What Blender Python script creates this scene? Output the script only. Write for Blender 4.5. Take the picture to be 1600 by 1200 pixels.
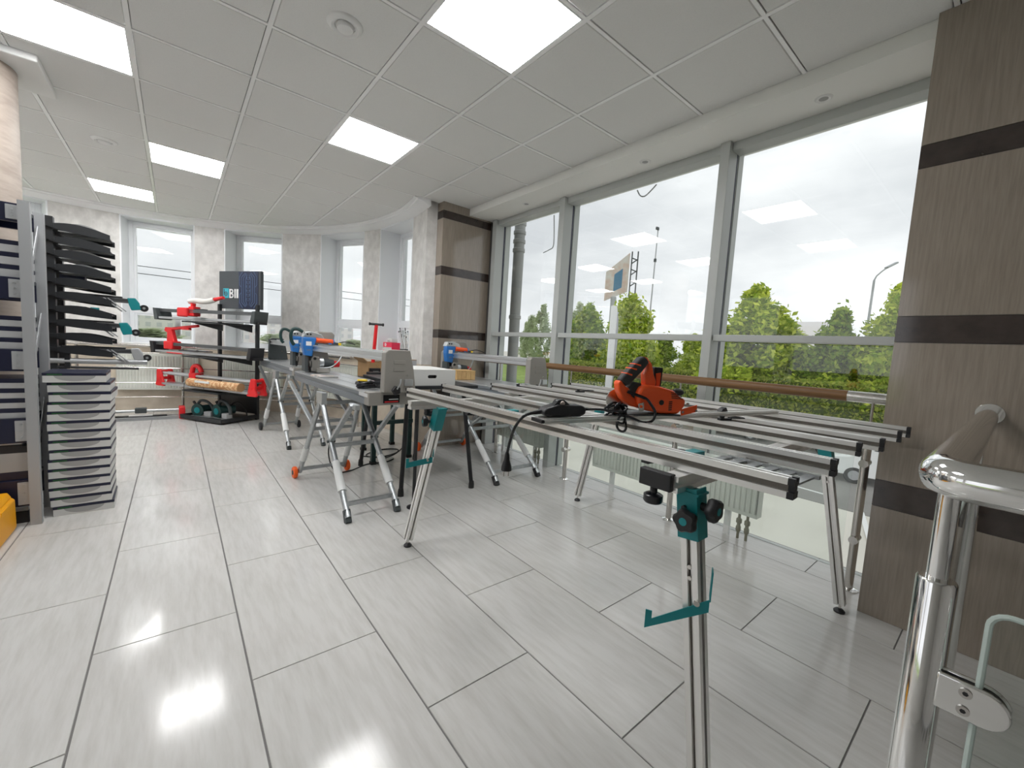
import bpy, bmesh, math, random
from mathutils import Vector, Matrix

random.seed(7)
for o in list(bpy.data.objects):
    bpy.data.objects.remove(o)
SC = bpy.context.scene
COL = SC.collection
PI = math.pi

# ------------------------------------------------------------------ camera
CAM_H = 1.26
pitch, yaw, roll = 0.0861, 0.6870, 0.0593
fwd = Vector((math.sin(yaw) * math.cos(pitch), math.cos(yaw) * math.cos(pitch), -math.sin(pitch)))
rgt = Vector((math.cos(yaw), -math.sin(yaw), 0))
upv = rgt.cross(fwd)
R_ = rgt * math.cos(roll) + upv * math.sin(roll)
U_ = upv * math.cos(roll) - rgt * math.sin(roll)
cd = bpy.data.cameras.new('camera')
cd.sensor_width = 36
cd.lens = 36 * 643.98 / 1600
cd.clip_start = 0.02
cd.clip_end = 1500
cam = bpy.data.objects.new('camera', cd)
COL.objects.link(cam)
cam.matrix_world = Matrix(((R_.x, U_.x, -fwd.x, 0), (R_.y, U_.y, -fwd.y, 0), (R_.z, U_.z, -fwd.z, CAM_H), (0, 0, 0, 1)))
SC.camera = cam

# ------------------------------------------------------------------ world: even overcast sky
SKY = 1.0
PANEL = 10.5
w = bpy.data.worlds.new('overcast')
SC.world = w
w.use_nodes = True
nt = w.node_tree
nt.nodes.clear()
o_ = nt.nodes.new('ShaderNodeOutputWorld')
bg = nt.nodes.new('ShaderNodeBackground')
tc = nt.nodes.new('ShaderNodeTexCoord')
mp = nt.nodes.new('ShaderNodeMapping')
mp.inputs['Scale'].default_value = (1, 1, 2.6)
nz = nt.nodes.new('ShaderNodeTexNoise')
nz.inputs['Scale'].default_value = 2.3
nz.inputs['Detail'].default_value = 6
nz.inputs['Roughness'].default_value = 0.55
cr = nt.nodes.new('ShaderNodeValToRGB')
cr.color_ramp.elements[0].position = 0.33
cr.color_ramp.elements[0].color = (0.405, 0.415, 0.44, 1)
cr.color_ramp.elements[1].position = 0.64
cr.color_ramp.elements[1].color = (0.60, 0.605, 0.62, 1)
nt.links.new(tc.outputs['Generated'], mp.inputs['Vector'])
nt.links.new(mp.outputs['Vector'], nz.inputs['Vector'])
nt.links.new(nz.outputs['Fac'], cr.inputs['Fac'])
nt.links.new(cr.outputs['Color'], bg.inputs['Color'])
bg.inputs['Strength'].default_value = SKY
nt.links.new(bg.outputs['Background'], o_.inputs['Surface'])

SC.view_settings.view_transform = 'Standard'
SC.view_settings.look = 'None'
SC.view_settings.gamma = 1
SC.view_settings.use_curve_mapping = False
SC.view_settings.exposure = 1.0

# ------------------------------------------------------------------ materials
MATS = {}
def mat(name, col, rough=0.5, metal=0.0, noise=None, bump=None, spec=0.5, coat=0.0, emit=0.0, stretch=None, col2=None, rvar=None, seed=False, trans=0.0, rot=None):
    m = bpy.data.materials.new(name)
    m.use_nodes = True
    t = m.node_tree
    b = t.nodes['Principled BSDF']
    b.inputs['Base Color'].default_value = (*col, 1)
    b.inputs['Roughness'].default_value = rough
    b.inputs['Metallic'].default_value = metal
    b.inputs['Specular IOR Level'].default_value = spec
    b.inputs['Coat Weight'].default_value = coat
    b.inputs['Coat Roughness'].default_value = 0.06
    if trans:
        b.inputs['Subsurface Weight'].default_value = 0
    if emit:
        b.inputs['Emission Color'].default_value = (*col, 1)
        b.inputs['Emission Strength'].default_value = emit
    if noise or bump or rvar:
        c = t.nodes.new('ShaderNodeTexCoord')
        mpn = t.nodes.new('ShaderNodeMapping')
        t.links.new(c.outputs['Object'], mpn.inputs['Vector'])
        if stretch:
            mpn.inputs['Scale'].default_value = stretch
        if rot:
            mpn.inputs['Rotation'].default_value = rot
        if seed:
            oi = t.nodes.new('ShaderNodeObjectInfo')
            mu = t.nodes.new('ShaderNodeMath'); mu.operation = 'MULTIPLY'; mu.inputs[1].default_value = 37.0
            t.links.new(oi.outputs['Random'], mu.inputs[0])
            cx = t.nodes.new('ShaderNodeCombineXYZ')
            t.links.new(mu.outputs[0], cx.inputs[0]); t.links.new(mu.outputs[0], cx.inputs[1])
            t.links.new(cx.outputs[0], mpn.inputs['Location'])
    if noise:
        sc_, lo, hi = noise
        n = t.nodes.new('ShaderNodeTexNoise')
        n.inputs['Scale'].default_value = sc_
        n.inputs['Detail'].default_value = 5
        n.inputs['Roughness'].default_value = 0.6
        t.links.new(mpn.outputs[0], n.inputs['Vector'])
        r = t.nodes.new('ShaderNodeValToRGB')
        r.color_ramp.elements[0].position = lo
        r.color_ramp.elements[1].position = hi
        r.color_ramp.elements[0].color = (*(col2 or [x * .7 for x in col]), 1)
        r.color_ramp.elements[1].color = (*col, 1)
        t.links.new(n.outputs['Fac'], r.inputs['Fac'])
        t.links.new(r.outputs['Color'], b.inputs['Base Color'])
    if rvar:
        sc_, lo, hi = rvar
        n3 = t.nodes.new('ShaderNodeTexNoise')
        n3.inputs['Scale'].default_value = sc_
        n3.inputs['Detail'].default_value = 3
        t.links.new(mpn.outputs[0], n3.inputs['Vector'])
        mr = t.nodes.new('ShaderNodeMapRange')
        mr.inputs['From Min'].default_value = .3; mr.inputs['From Max'].default_value = .7
        mr.inputs['To Min'].default_value = lo; mr.inputs['To Max'].default_value = hi
        t.links.new(n3.outputs['Fac'], mr.inputs['Value'])
        t.links.new(mr.outputs[0], b.inputs['Roughness'])
    if bump:
        sc_, st = bump
        n2 = t.nodes.new('ShaderNodeTexNoise')
        n2.inputs['Scale'].default_value = sc_
        n2.inputs['Detail'].default_value = 4
        t.links.new(mpn.outputs[0], n2.inputs['Vector'])
        bp = t.nodes.new('ShaderNodeBump')
        bp.inputs['Strength'].default_value = st
        bp.inputs['Distance'].default_value = 0.004
        t.links.new(n2.outputs['Fac'], bp.inputs['Height'])
        t.links.new(bp.outputs['Normal'], b.inputs['Normal'])
    MATS[name] = m
    return m

def glass_mat(name, tint=(1, 1, 1), ior=1.5, rough=0.0):
    m = bpy.data.materials.new(name)
    m.use_nodes = True
    t = m.node_tree
    t.nodes.clear()
    o = t.nodes.new('ShaderNodeOutputMaterial')
    tr = t.nodes.new('ShaderNodeBsdfTransparent'); tr.inputs['Color'].default_value = (*tint, 1)
    gl = t.nodes.new('ShaderNodeBsdfGlossy'); gl.inputs['Roughness'].default_value = rough
    fr = t.nodes.new('ShaderNodeFresnel')
    # same reflectance from both sides of a pane (no total reflection, the pane does not bend light)
    ge = t.nodes.new('ShaderNodeNewGeometry'); mr = t.nodes.new('ShaderNodeMapRange')
    mr.inputs['To Min'].default_value = ior; mr.inputs['To Max'].default_value = 1 / ior
    t.links.new(ge.outputs['Backfacing'], mr.inputs['Value']); t.links.new(mr.outputs[0], fr.inputs['IOR'])
    mx = t.nodes.new('ShaderNodeMixShader')
    t.links.new(fr.outputs[0], mx.inputs['Fac'])
    t.links.new(tr.outputs[0], mx.inputs[1]); t.links.new(gl.outputs[0], mx.inputs[2])
    t.links.new(mx.outputs[0], o.inputs['Surface'])
    MATS[name] = m

def leaf_mat(name, c1, c2):
    m = bpy.data.materials.new(name)
    m.use_nodes = True
    t = m.node_tree
    t.nodes.clear()
    o = t.nodes.new('ShaderNodeOutputMaterial')
    d = t.nodes.new('ShaderNodeBsdfDiffuse'); tl = t.nodes.new('ShaderNodeBsdfTranslucent')
    mx = t.nodes.new('ShaderNodeMixShader'); mx.inputs['Fac'].default_value = .4
    g = t.nodes.new('ShaderNodeNewGeometry')
    r = t.nodes.new('ShaderNodeValToRGB')
    r.color_ramp.elements[0].color = (*c1, 1); r.color_ramp.elements[1].color = (*c2, 1)
    t.links.new(g.outputs['Random Per Island'], r.inputs['Fac'])
    t.links.new(r.outputs[0], d.inputs['Color']); t.links.new(r.outputs[0], tl.inputs['Color'])
    t.links.new(d.outputs[0], mx.inputs[1]); t.links.new(tl.outputs[0], mx.inputs[2])
    t.links.new(mx.outputs[0], o.inputs['Surface'])
    MATS[name] = m

mat('floor_tile', (.60, .59, .57), .12, noise=(5.5, .32, .60), col2=(.525, .513, .488), stretch=(6, .75, 1), seed=True, rvar=(2.2, .085, .15), rot=(0, 0, .35), spec=.33)
mat('grout', (.17, .165, .16), .8)
mat('ceiling_tile', (.79, .79, .775), .95, bump=(260, .25), noise=(220, .25, .5), col2=(.74, .74, .725))
mat('grid_white', (.92, .92, .92), .3)
mat('paint_white', (.82, .82, .81), .5)
mat('soffit_paint', (.84, .84, .81), .55)
mat('pvc_white', (.86, .88, .90), .3)
mat('plaster', (.78, .765, .74), .38, noise=(9, .38, .66), col2=(.62, .605, .58), bump=(14, .15), stretch=(1, 1, .8))
mat('beige_stone', (.70, .62, .51), .4, noise=(6, .35, .68), col2=(.60, .52, .42))
mat('cutter_dark', (.13, .135, .14), .35, .6)
mat('travertine', (.53, .46, .40), .55, noise=(5, .35, .68), col2=(.40, .33, .28), stretch=(1, 1, 5), bump=(8, .2))
mat('brown_tile', (.325, .275, .225), .09, spec=.9, noise=(16, .35, .68), col2=(.265, .222, .18), stretch=(6, 6, .35), seed=True)
mat('dark_band', (.055, .040, .034), .09, spec=.8, noise=(10, .3, .7), col2=(.028, .019, .017), seed=True)
mat('mullion_paint', (.47, .49, .475), .35)
mat('mullion_gasket', (.02, .02, .05), .5)
mat('aluminium', (.86, .85, .83), .30, .82)
mat('slot_shade', (.17, .155, .135), .5, .4)  # shade inside the T-slots, put into a dark colour
mat('alu_dull', (.60, .62, .63), .38, .9)
mat('galvanized', (.50, .52, .53), .36, .85, noise=(30, .3, .7), col2=(.40, .42, .43))
mat('bed_grey', (.22, .245, .27), .40, .5)
mat('saw_grey', (.30, .285, .26), .45, .15)
mat('saw_dark', (.055, .065, .068), .5, .1)
mat('chrome', (.86, .86, .85), .07, 1.0)
mat('steel', (.62, .60, .57), .2, 1.0)
mat('teal', (.004, .235, .255), .42)
mat('blue', (.025, .17, .50), .4)
mat('red', (.72, .014, .018), .4)
mat('saw_red', (.96, .11, .018), .36)
mat('orange', (.95, .13, .01), .5)
mat('black', (.012, .012, .014), .45)
mat('black_gloss', (.008, .009, .012), .25)
mat('rubber', (.018, .018, .018), .7)
mat('grip_grey', (.045, .048, .048), .65)
mat('navy', (.010, .012, .035), .35)
mat('stand_black', (.016, .018, .021), .4)
mat('dark_green', (.010, .042, .040), .45)
mat('carton_white', (.66, .66, .64), .6)
mat('carton_grey', (.36, .36, .355), .6)
mat('carton_silver', (.47, .475, .48), .45)
mat('print_grey', (.25, .25, .25), .6)
mat('print_dark', (.05, .055, .07), .6)
mat('print_green', (.02, .12, .03), .6)
mat('cardboard', (.40, .245, .115), .75, noise=(12, .3, .7), col2=(.33, .2, .09))
mat('pine', (.66, .44, .20), .6, noise=(20, .3, .7), col2=(.52, .32, .13), stretch=(6, 1, 1))
mat('foam_wrap', (.75, .76, .75), .5, bump=(60, .3))
mat('yellow', (.90, .40, .004), .4)
mat('rail_wood', (.235, .125, .050), .42, noise=(14, .3, .7), col2=(.14, .068, .025), stretch=(8, .25, 8), spec=.35)
mat('sign_grey', (.055, .062, .070), .5)
mat('sign_navy', (.010, .018, .055), .4)
mat('sign_line', (.11, .17, .30), .5)
mat('logo_teal', (.03, .40, .50), .5)
mat('print_white', (.80, .80, .80), .5)
mat('radiator', (.74, .76, .70), .35)
mat('brass_grey', (.30, .29, .22), .45, .5)
mat('bubble_wrap', (.60, .22, .10), .35, noise=(40, .45, .55), col2=(.30, .12, .05))
mat('roll_paper', (.50, .24, .10), .6, noise=(30, .45, .52), col2=(.72, .50, .28))
mat('white_plastic', (.72, .70, .66), .4)
mat('yellow_tape', (.85, .60, .02), .4)
mat('pink_box', (.85, .04, .10), .4)
mat('panel_light', (1.0, 1.0, 1.0), .5, emit=PANEL)
mat('asphalt', (.72, .69, .61), .8, noise=(.35, .3, .7), col2=(.60, .57, .50))
mat('asphalt_dark', (.27, .26, .24), .8, noise=(.5, .3, .7), col2=(.20, .19, .175))
mat('road_white', (.78, .78, .76), .6)
mat('grass', (.34, .44, .10), .9, noise=(1.5, .3, .7), col2=(.16, .25, .035))
mat('trunk', (.10, .075, .05), .9)
mat('hedge_core', (.09, .13, .03), 1)
mat('car_white', (.78, .78, .77), .2, coat=.5)
mat('car_dark', (.05, .055, .06), .25, coat=.5)
mat('car_glass', (.02, .025, .03), .08)
mat('brick_red', (.55, .12, .06), .8)
mat('concrete_haze', (.78, .76, .75), .9)  # walls paled so the colour carries the distance haze
mat('window_haze', (.60, .61, .63), .6)  # window tone washed out to paint in haze
mat('pylon_white', (.80, .80, .80), .4)
mat('lamp_grey', (.42, .43, .44), .4, .3)
mat('billboard_face', (.70, .66, .62), .6, noise=(.8, .38, .6), col2=(.66, .48, .40))
mat('billboard_blue', (.08, .22, .36), .6)
mat('cladding', (.34, .35, .34), .5)
mat('sticker', (.60, .60, .60), .5)
mat('glass_rim', (.62, .72, .68), .15)
mat('pink_stone', (.70, .58, .52), .6)
glass_mat('glass', (.97, .985, .975), 1.58)
glass_mat('glass_rail', (.965, .985, .975), 1.45)
leaf_mat('leaf_a', (.24, .37, .025), (.78, .84, .14))
leaf_mat('leaf_b', (.15, .28, .03), (.52, .62, .10))
leaf_mat('leaf_haze', (.42, .50, .30), (.62, .68, .46))  # distance haze is put into this pale leaf colour
leaf_mat('leaf_hedge', (.20, .30, .05), (.52, .54, .13))

# ------------------------------------------------------------------ mesh helpers
class MB:
    def __init__(s):
        s.v = []; s.f = []
    def add(s, vs, fs):
        n = len(s.v)
        s.v += [tuple(x) for x in vs]
        s.f += [tuple(i + n for i in f) for f in fs]
        return s
    def bx(s, x0, x1, y0, y1, z0, z1):
        return s.add([(x0, y0, z0), (x1, y0, z0), (x1, y1, z0), (x0, y1, z0), (x0, y0, z1), (x1, y0, z1), (x1, y1, z1), (x0, y1, z1)],
                     [(0, 3, 2, 1), (4, 5, 6, 7), (0, 1, 5, 4), (1, 2, 6, 5), (2, 3, 7, 6), (3, 0, 4, 7)])
    def frame(s, p0, p1, up=(0, 0, 1)):
        p0 = Vector(p0); p1 = Vector(p1)
        d = (p1 - p0).normalized()
        upp = Vector(up)
        if abs(d.dot(upp)) > .98:
            upp = Vector((1, 0, 0))
        a = d.cross(upp).normalized(); b = a.cross(d).normalized()
        return p0, p1, a, b
    def section(s, p0, p1, poly, up=(0, 0, 1)):
        p0, p1, a, b = s.frame(p0, p1, up)
        n = len(poly)
        vs = [p0 + a * u + b * v for u, v in poly] + [p1 + a * u + b * v for u, v in poly]
        fs = [(i, (i + 1) % n, n + (i + 1) % n, n + i) for i in range(n)]
        fs += [tuple(range(n - 1, -1, -1)), tuple(range(n, 2 * n))]
        return s.add(vs, fs)
    def beam(s, p0, p1, w, h, up=(0, 0, 1)):
        return s.section(p0, p1, [(-w / 2, -h / 2), (w / 2, -h / 2), (w / 2, h / 2), (-w / 2, h / 2)], up)
    def slot4(s, p0, p1, w, g=.010, up=(0, 0, 1)):
        a = w / 2; q = w * .14; t_ = a - g
        poly = []
        for (cx, sx) in (((1, 0), (0, 1)), ((0, 1), (-1, 0)), ((-1, 0), (0, -1)), ((0, -1), (1, 0))):
            for (d, l) in ((a, -q), (t_, -q), (t_, q), (a, q)):
                poly.append((cx[0] * d + sx[0] * l, cx[1] * d + sx[1] * l))
            poly.append((cx[0] * a + sx[0] * a, cx[1] * a + sx[1] * a))
        return s.section(p0, p1, poly, up)
    def slot(s, p0, p1, w, h, g=.007, up=(0, 0, 1), top=False):
        q = h * .17; a = w / 2; b = h / 2
        poly = [(-a, -b), (a, -b), (a, -q), (a - g, -q), (a - g, q), (a, q), (a, b)]
        if top:
            t_ = w * .16
            poly += [(t_, b), (t_, b - g), (-t_, b - g), (-t_, b)]
        poly += [(-a, b), (-a, q), (-a + g, q), (-a + g, -q), (-a, -q)]
        return s.section(p0, p1, poly, up)
    def cyl(s, p0, p1, r, n=14, r2=None, up=(0, 0, 1)):
        p0, p1, a, b = s.frame(p0, p1, up)
        r2 = r if r2 is None else r2
        vs = [p0 + a * (r * math.cos(2 * PI * i / n)) + b * (r * math.sin(2 * PI * i / n)) for i in range(n)]
        vs += [p1 + a * (r2 * math.cos(2 * PI * i / n)) + b * (r2 * math.sin(2 * PI * i / n)) for i in range(n)]
        fs = [(i, (i + 1) % n, n + (i + 1) % n, n + i) for i in range(n)]
        fs += [tuple(range(n - 1, -1, -1)), tuple(range(n, 2 * n))]
        return s.add(vs, fs)
    def tube(s, pts, r, n=8, closed=False):
        P = [Vector(p) for p in pts]
        m = len(P)
        T = []
        for i in range(m):
            if closed:
                d = P[(i + 1) % m] - P[i - 1]
            else:
                d = P[min(i + 1, m - 1)] - P[max(i - 1, 0)]
            T.append(d.normalized())
        up = Vector((0, 0, 1)) if abs(T[0].z) < .9 else Vector((1, 0, 0))
        a = T[0].cross(up).normalized()
        vs = []
        for i in range(m):
            a = (a - T[i] * a.dot(T[i])).normalized()
            b = T[i].cross(a)
            for k in range(n):
                t = 2 * PI * k / n
                vs.append(P[i] + a * (r * math.cos(t)) + b * (r * math.sin(t)))
        fs = []
        for i in range(m if closed else m - 1):
            j = (i + 1) % m
            for k in range(n):
                fs.append((i * n + k, i * n + (k + 1) % n, j * n + (k + 1) % n, j * n + k))
        if not closed:
            fs += [tuple(range(n - 1, -1, -1)), tuple((m - 1) * n + k for k in range(n))]
        return s.add(vs, fs)
    def prism(s, poly, a0, a1, axis='y', cut=0):
        """polygon (p,q) extruded along axis from a0 to a1: axis y -> (p, a, q); x -> (a, p, q); z -> (p, q, a)"""
        n = len(poly)
        def P(p, q, a):
            return (p, a, q) if axis == 'y' else ((a, p, q) if axis == 'x' else (p, q, a))
        vs = [P(p, q, a0) for p, q in poly] + [P(p, q, a1) for p, q in poly]
        fs = [(i, (i + 1) % n, n + (i + 1) % n, n + i) for i in range(n)]
        fs += [tuple(range(n - 1, -1, -1)), tuple(range(n, 2 * n))]
        return s.add(vs, fs)
    def lathe(s, prof, c=(0, 0, 0), n=20, axis='z'):
        vs = []; fs = []
        m = len(prof)
        for i in range(n):
            t = 2 * PI * i / n
            for r, h in prof:
                p = (r * math.cos(t), r * math.sin(t), h)
                if axis == 'y':
                    p = (p[0], p[2], p[1])
                if axis == 'x':
                    p = (p[2], p[0], p[1])
                vs.append((c[0] + p[0], c[1] + p[1], c[2] + p[2]))
        for i in range(n):
            j = (i + 1) % n
            for k in range(m - 1):
                fs.append((i * m + k, j * m + k, j * m + k + 1, i * m + k + 1))
        fs.append(tuple(i * m for i in range(n)))
        fs.append(tuple(i * m + m - 1 for i in reversed(range(n))))
        return s.add(vs, fs)
    def mesh(s, name):
        me = bpy.data.meshes.new(name)
        me.from_pydata(s.v, [], s.f)
        bm = bmesh.new(); bm.from_mesh(me)
        bmesh.ops.recalc_face_normals(bm, faces=bm.faces)
        bm.to_mesh(me); bm.free()
        return me
    def build(s, name, material, parent=None, smooth=False, bevel=0, loc=None, rot=None, seg=2):
        me = s.mesh(name)
        me.materials.append(MATS[material])
        if smooth:
            try:
                me.shade_auto_smooth if False else None
            except Exception:
                pass
            for p in me.polygons:
                p.use_smooth = True
            if hasattr(me, 'set_sharp_from_angle'):
                me.set_sharp_from_angle(angle=math.radians(40))
        o = bpy.data.objects.new(name, me)
        COL.objects.link(o)
        if parent is not None:
            o.parent = parent
        if loc: o.location = loc
        if rot: o.rotation_euler = rot
        if bevel:
            b = o.modifiers.new('bevel', 'BEVEL'); b.width = bevel; b.segments = seg; b.limit_method = 'ANGLE'; b.angle_limit = math.radians(35)
        return o

def tag(o, label, cat, group=None, kind=None):
    o['label'] = label; o['category'] = cat
    if group: o['group'] = group
    if kind: o['kind'] = kind
    return o
def thing(name, label, cat, loc=(0, 0, 0), rz=0, group=None, kind=None, rot=None):
    o = bpy.data.objects.new(name, None)
    o.empty_display_size = .1
    COL.objects.link(o)
    o.location = loc
    o.rotation_euler = rot or (0, 0, rz)
    return tag(o, label, cat, group, kind)
def inst(src_mesh, name, parent, loc, rz=0, scale=None, rot=None):
    o = bpy.data.objects.new(name, src_mesh)
    COL.objects.link(o)
    o.parent = parent
    o.location = loc
    o.rotation_euler = rot or (0, 0, rz)
    if scale: o.scale = scale
    return o
def mm(mb, name, material, smooth=False):
    me = mb.mesh(name); me.materials.append(MATS[material])
    if smooth:
        for p in me.polygons: p.use_smooth = True
        me.set_sharp_from_angle(angle=math.radians(40))
    return me
def ell(cx, cy, rx, ry, a0, a1, n):
    return [(cx + rx * math.cos(math.radians(a0 + (a1 - a0) * i / n)), cy + ry * math.sin(math.radians(a0 + (a1 - a0) * i / n))) for i in range(n + 1)]
ORD = ['topmost', 'second', 'third', 'fourth', 'fifth', 'sixth', 'seventh', 'eighth', 'ninth', 'tenth', 'eleventh', 'twelfth', 'thirteenth', 'fourteenth', 'fifteenth', 'sixteenth']

# ================================================================== SETTING
CZ = 2.923
CX, CY, RW = -0.793, 5.189, 3.168
def pol(az, r, z=0):
    a = math.radians(az)
    return (CX + r * math.sin(a), CY + r * math.cos(a), z)
def inside(x, y, m=0.0):
    """inside the room plan"""
    if y > CY:
        return math.hypot(x - CX, y - CY) < RW + m
    return -3.961 - m < x < 3.26 + m and y > -3.2
def arc_block(mb, a0, a1, r0, r1, z0, z1, step=3.0):
    n = max(1, int(math.ceil((a1 - a0) / step)))
    vs = []; fs = []
    for i in range(n + 1):
        a = a0 + (a1 - a0) * i / n
        vs += [pol(a, r0, z0), pol(a, r1, z0), pol(a, r1, z1), pol(a, r0, z1)]
    for i in range(n):
        b = i * 4
        for k in range(4):
            fs.append((b + k, b + (k + 1) % 4, b + 4 + (k + 1) % 4, b + 4 + k))
    fs += [(3, 2, 1, 0), (n * 4, n * 4 + 1, n * 4 + 2, n * 4 + 3)]
    mb.add(vs, fs)
def arc_profile(mb, prof, a0, a1, step=2.5):
    n = int(math.ceil((a1 - a0) / step)); m = len(prof)
    vs = []; fs = []
    for i in range(n + 1):
        a = a0 + (a1 - a0) * i / n
        vs += [pol(a, r, z) for r, z in prof]
    for i in range(n):
        for k in range(m):
            fs.append((i * m + k, i * m + (k + 1) % m, (i + 1) * m + (k + 1) % m, (i + 1) * m + k))
    fs += [tuple(range(m)), tuple(n * m + k for k in reversed(range(m)))]
    mb.add(vs, fs)

# ---- floor: screed with single tiles laid in half bond
floor = MB()
pl = [pol(a, RW + .05) for a in range(-90, 101, 5)] + [(2.5, 4.5, 0), (3.30, 4.5, 0), (3.30, -3.2, 0), (-3.99, -3.2, 0)]
floor.prism([(p[0], p[1]) for p in pl], -0.25, -0.0035, 'z')
floor = floor.build('floor', 'grout')
tag(floor, 'polished pale grey rectangular floor tiles laid in half bond', 'floor', kind='structure')
TW, TL = .46326, .94353
FX = -.72178
tile_cache = {}
def floor_tile(x0, x1, y0, y1):
    key = (round(x1 - x0, 3), round(y1 - y0, 3))
    if key not in tile_cache:
        a, b = key[0] / 2, key[1] / 2
        e = .0012
        t = MB()
        t.add([(-a, -b, -.003), (a, -b, -.003), (a, b, -.003), (-a, b, -.003), (-a + e, -b + e, 0), (a - e, -b + e, 0), (a - e, b - e, 0), (-a + e, b - e, 0)],
              [(4, 5, 6, 7), (0, 1, 5, 4), (1, 2, 6, 5), (2, 3, 7, 6), (3, 0, 4, 7)])
        tile_cache[key] = mm(t, 'tile', 'floor_tile')
    inst(tile_cache[key], 'tile', floor, ((x0 + x1) / 2, (y0 + y1) / 2, 0))
for i in range(-7, 9):
    gx = .0028
    x0 = max(FX + i * TW, -3.98) + gx; x1 = min(FX + (i + 1) * TW, 3.285) - gx
    base = 2.1137 - (i - 1) * TL / 2
    k0 = math.floor((-2.3 - base) / TL)
    for k in range(k0, k0 + 13):
        y0 = base + k * TL; y1 = y0 + TL
        xm = (x0 + x1) / 2
        if x0 > 2.4 and y1 > 4.42:
            y1 = 4.42
        if y1 - y0 < .05: continue
        if not (inside(xm, y0 + .02, .12) or inside(x0, y0 + .02, .05) or inside(x1, y0 + .02, .05)): continue
        floor_tile(x0, x1, y0 + .0016, y1 - .0016)

# ---- suspended ceiling
ceil = MB()
pl = [pol(a, RW + .35) for a in range(-90, 101, 5)] + [(2.5, 4.5, 0), (3.45, 4.5, 0), (3.45, -3.3, 0), (-4.1, -3.3, 0)]
ceil.prism([(p[0], p[1]) for p in pl], CZ + .03, CZ + .30, 'z')
ceil = ceil.build('ceiling', 'carton_grey')  # slab kept grey to paint shadow lines in the gaps between tiles
tag(ceil, 'suspended ceiling of square mineral tiles in a white grid', 'ceiling', kind='structure')
GX, GY, G = -.789, 3.3466, .6
t = MB(); a = .2868
t.add([(-a, -a, .004), (a, -a, .004), (a, a, .004), (-a, a, .004), (-a + .004, -a + .004, -.002), (a - .004, -a + .004, -.002), (a - .004, a - .004, -.002), (-a + .004, a - .004, -.002)],
      [(7, 6, 5, 4), (0, 1, 5, 4), (1, 2, 6, 5), (2, 3, 7, 6), (3, 0, 4, 7)])
ct_mesh = mm(t, 'ceiling_tile', 'ceiling_tile')
LIGHTS = {(0, 0): 'square LED ceiling panel near the round stone column, at upper left',
          (3, -3): 'large bright LED ceiling panel at the top middle of the picture',
          (3, 0): 'square LED ceiling panel above the guide rail of the middle saw',
          (1, 3): 'LED ceiling panel between the round vent and the curved bay',
          (0, 6): 'farthest LED ceiling panel beside the curved cornice',
          (0, -3): 'LED ceiling panel overhead, seen only mirrored in the right window pane',
          (-2, 3): 'LED ceiling panel behind the round column, seen only mirrored in the glass',
          (-5, 3): 'LED ceiling panel far left, seen only mirrored in the middle pane',
          (-3, 6): 'unseen LED ceiling panel added to brighten the bay, behind the rack and the round column'}  # last panel is unseen, added to brighten the far end
for i in range(-6, 6):
    for j in range(-10, 9):
        cx = GX + (i + .5) * G; cy = GY + (j + .5) * G
        if not inside(cx, cy, .12) or cy < -2.9: continue
        if cx > 2.72 or (i == 5 and cy > 4.6): 
            continue
        if (i, j) in LIGHTS: continue
        inst(ct_mesh, 'ceiling_tile', ceil, (cx, cy, CZ))
# last column of cut tiles against the soffit is covered by cells i=5 reaching under the soffit box
for i in range(-5, 7):
    x = GX + i * G
    if x > 2.79: continue
    y1 = CY + math.sqrt(max(0, 3.12 ** 2 - (x - CX) ** 2)) if abs(x - CX) < 3.1 else CY
    if x > 2.3: y1 = 4.42
    MB().bx(x - .0115, x + .0115, -2.9, y1, CZ - .004, CZ + .006).build('grid_bar', 'grid_white', ceil)
for j in range(-10, 9):
    y = GY + j * G
    if y < -2.9: continue
    if y > CY:
        h = math.sqrt(max(0, 3.12 ** 2 - (y - CY) ** 2)); xa, xb = CX - h, CX + h
    else:
        xa, xb = -3.95, (2.80 if y < 4.42 else 2.25)
    MB().bx(xa, xb, y - .0095, y + .0095, CZ - .003, CZ + .006).build('grid_bar', 'grid_white', ceil)
for (i, j), lab in LIGHTS.items():
    cx = GX + (i + .5) * G; cy = GY + (j + .5) * G
    L = thing('ceiling_light', lab, 'ceiling light', (cx, cy, CZ), group='square LED panels set in the ceiling grid')
    f = MB()
    a, b = .288, .280
    for q in ((-a, a, -a, -b), (-a, a, b, a), (-a, -b, -b, b), (b, a, -b, b)):
        f.bx(*q, -.003, .02)
    f.build('frame', 'grid_white', L)
    MB().bx(-b, b, -b, b, .001, .012).build('diffuser', 'panel_light', L)
for (x, y, rr, lab) in ((.714, 2.449, .085, 'round white ceiling air vent in front of the big LED panel'), (-.486, 5.447, .085, 'round white ceiling air vent left of the panel by the bay')):
    V = thing('ceiling_vent', lab, 'air vent', (x, y, CZ), group='round air vents in the ceiling')
    MB().lathe([(rr * .62, -.004), (rr * .62, -.012), (rr * .8, -.022), (rr, -.012), (rr * 1.08, -.002), (rr * 1.08, .001)], n=32).build('ring', 'paint_white', V, smooth=True)
    MB().lathe([(.001, -.030), (rr * .45, -.028), (rr * .52, -.018), (rr * .5, -.006)], n=28).build('disc', 'paint_white', V, smooth=True)

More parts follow.
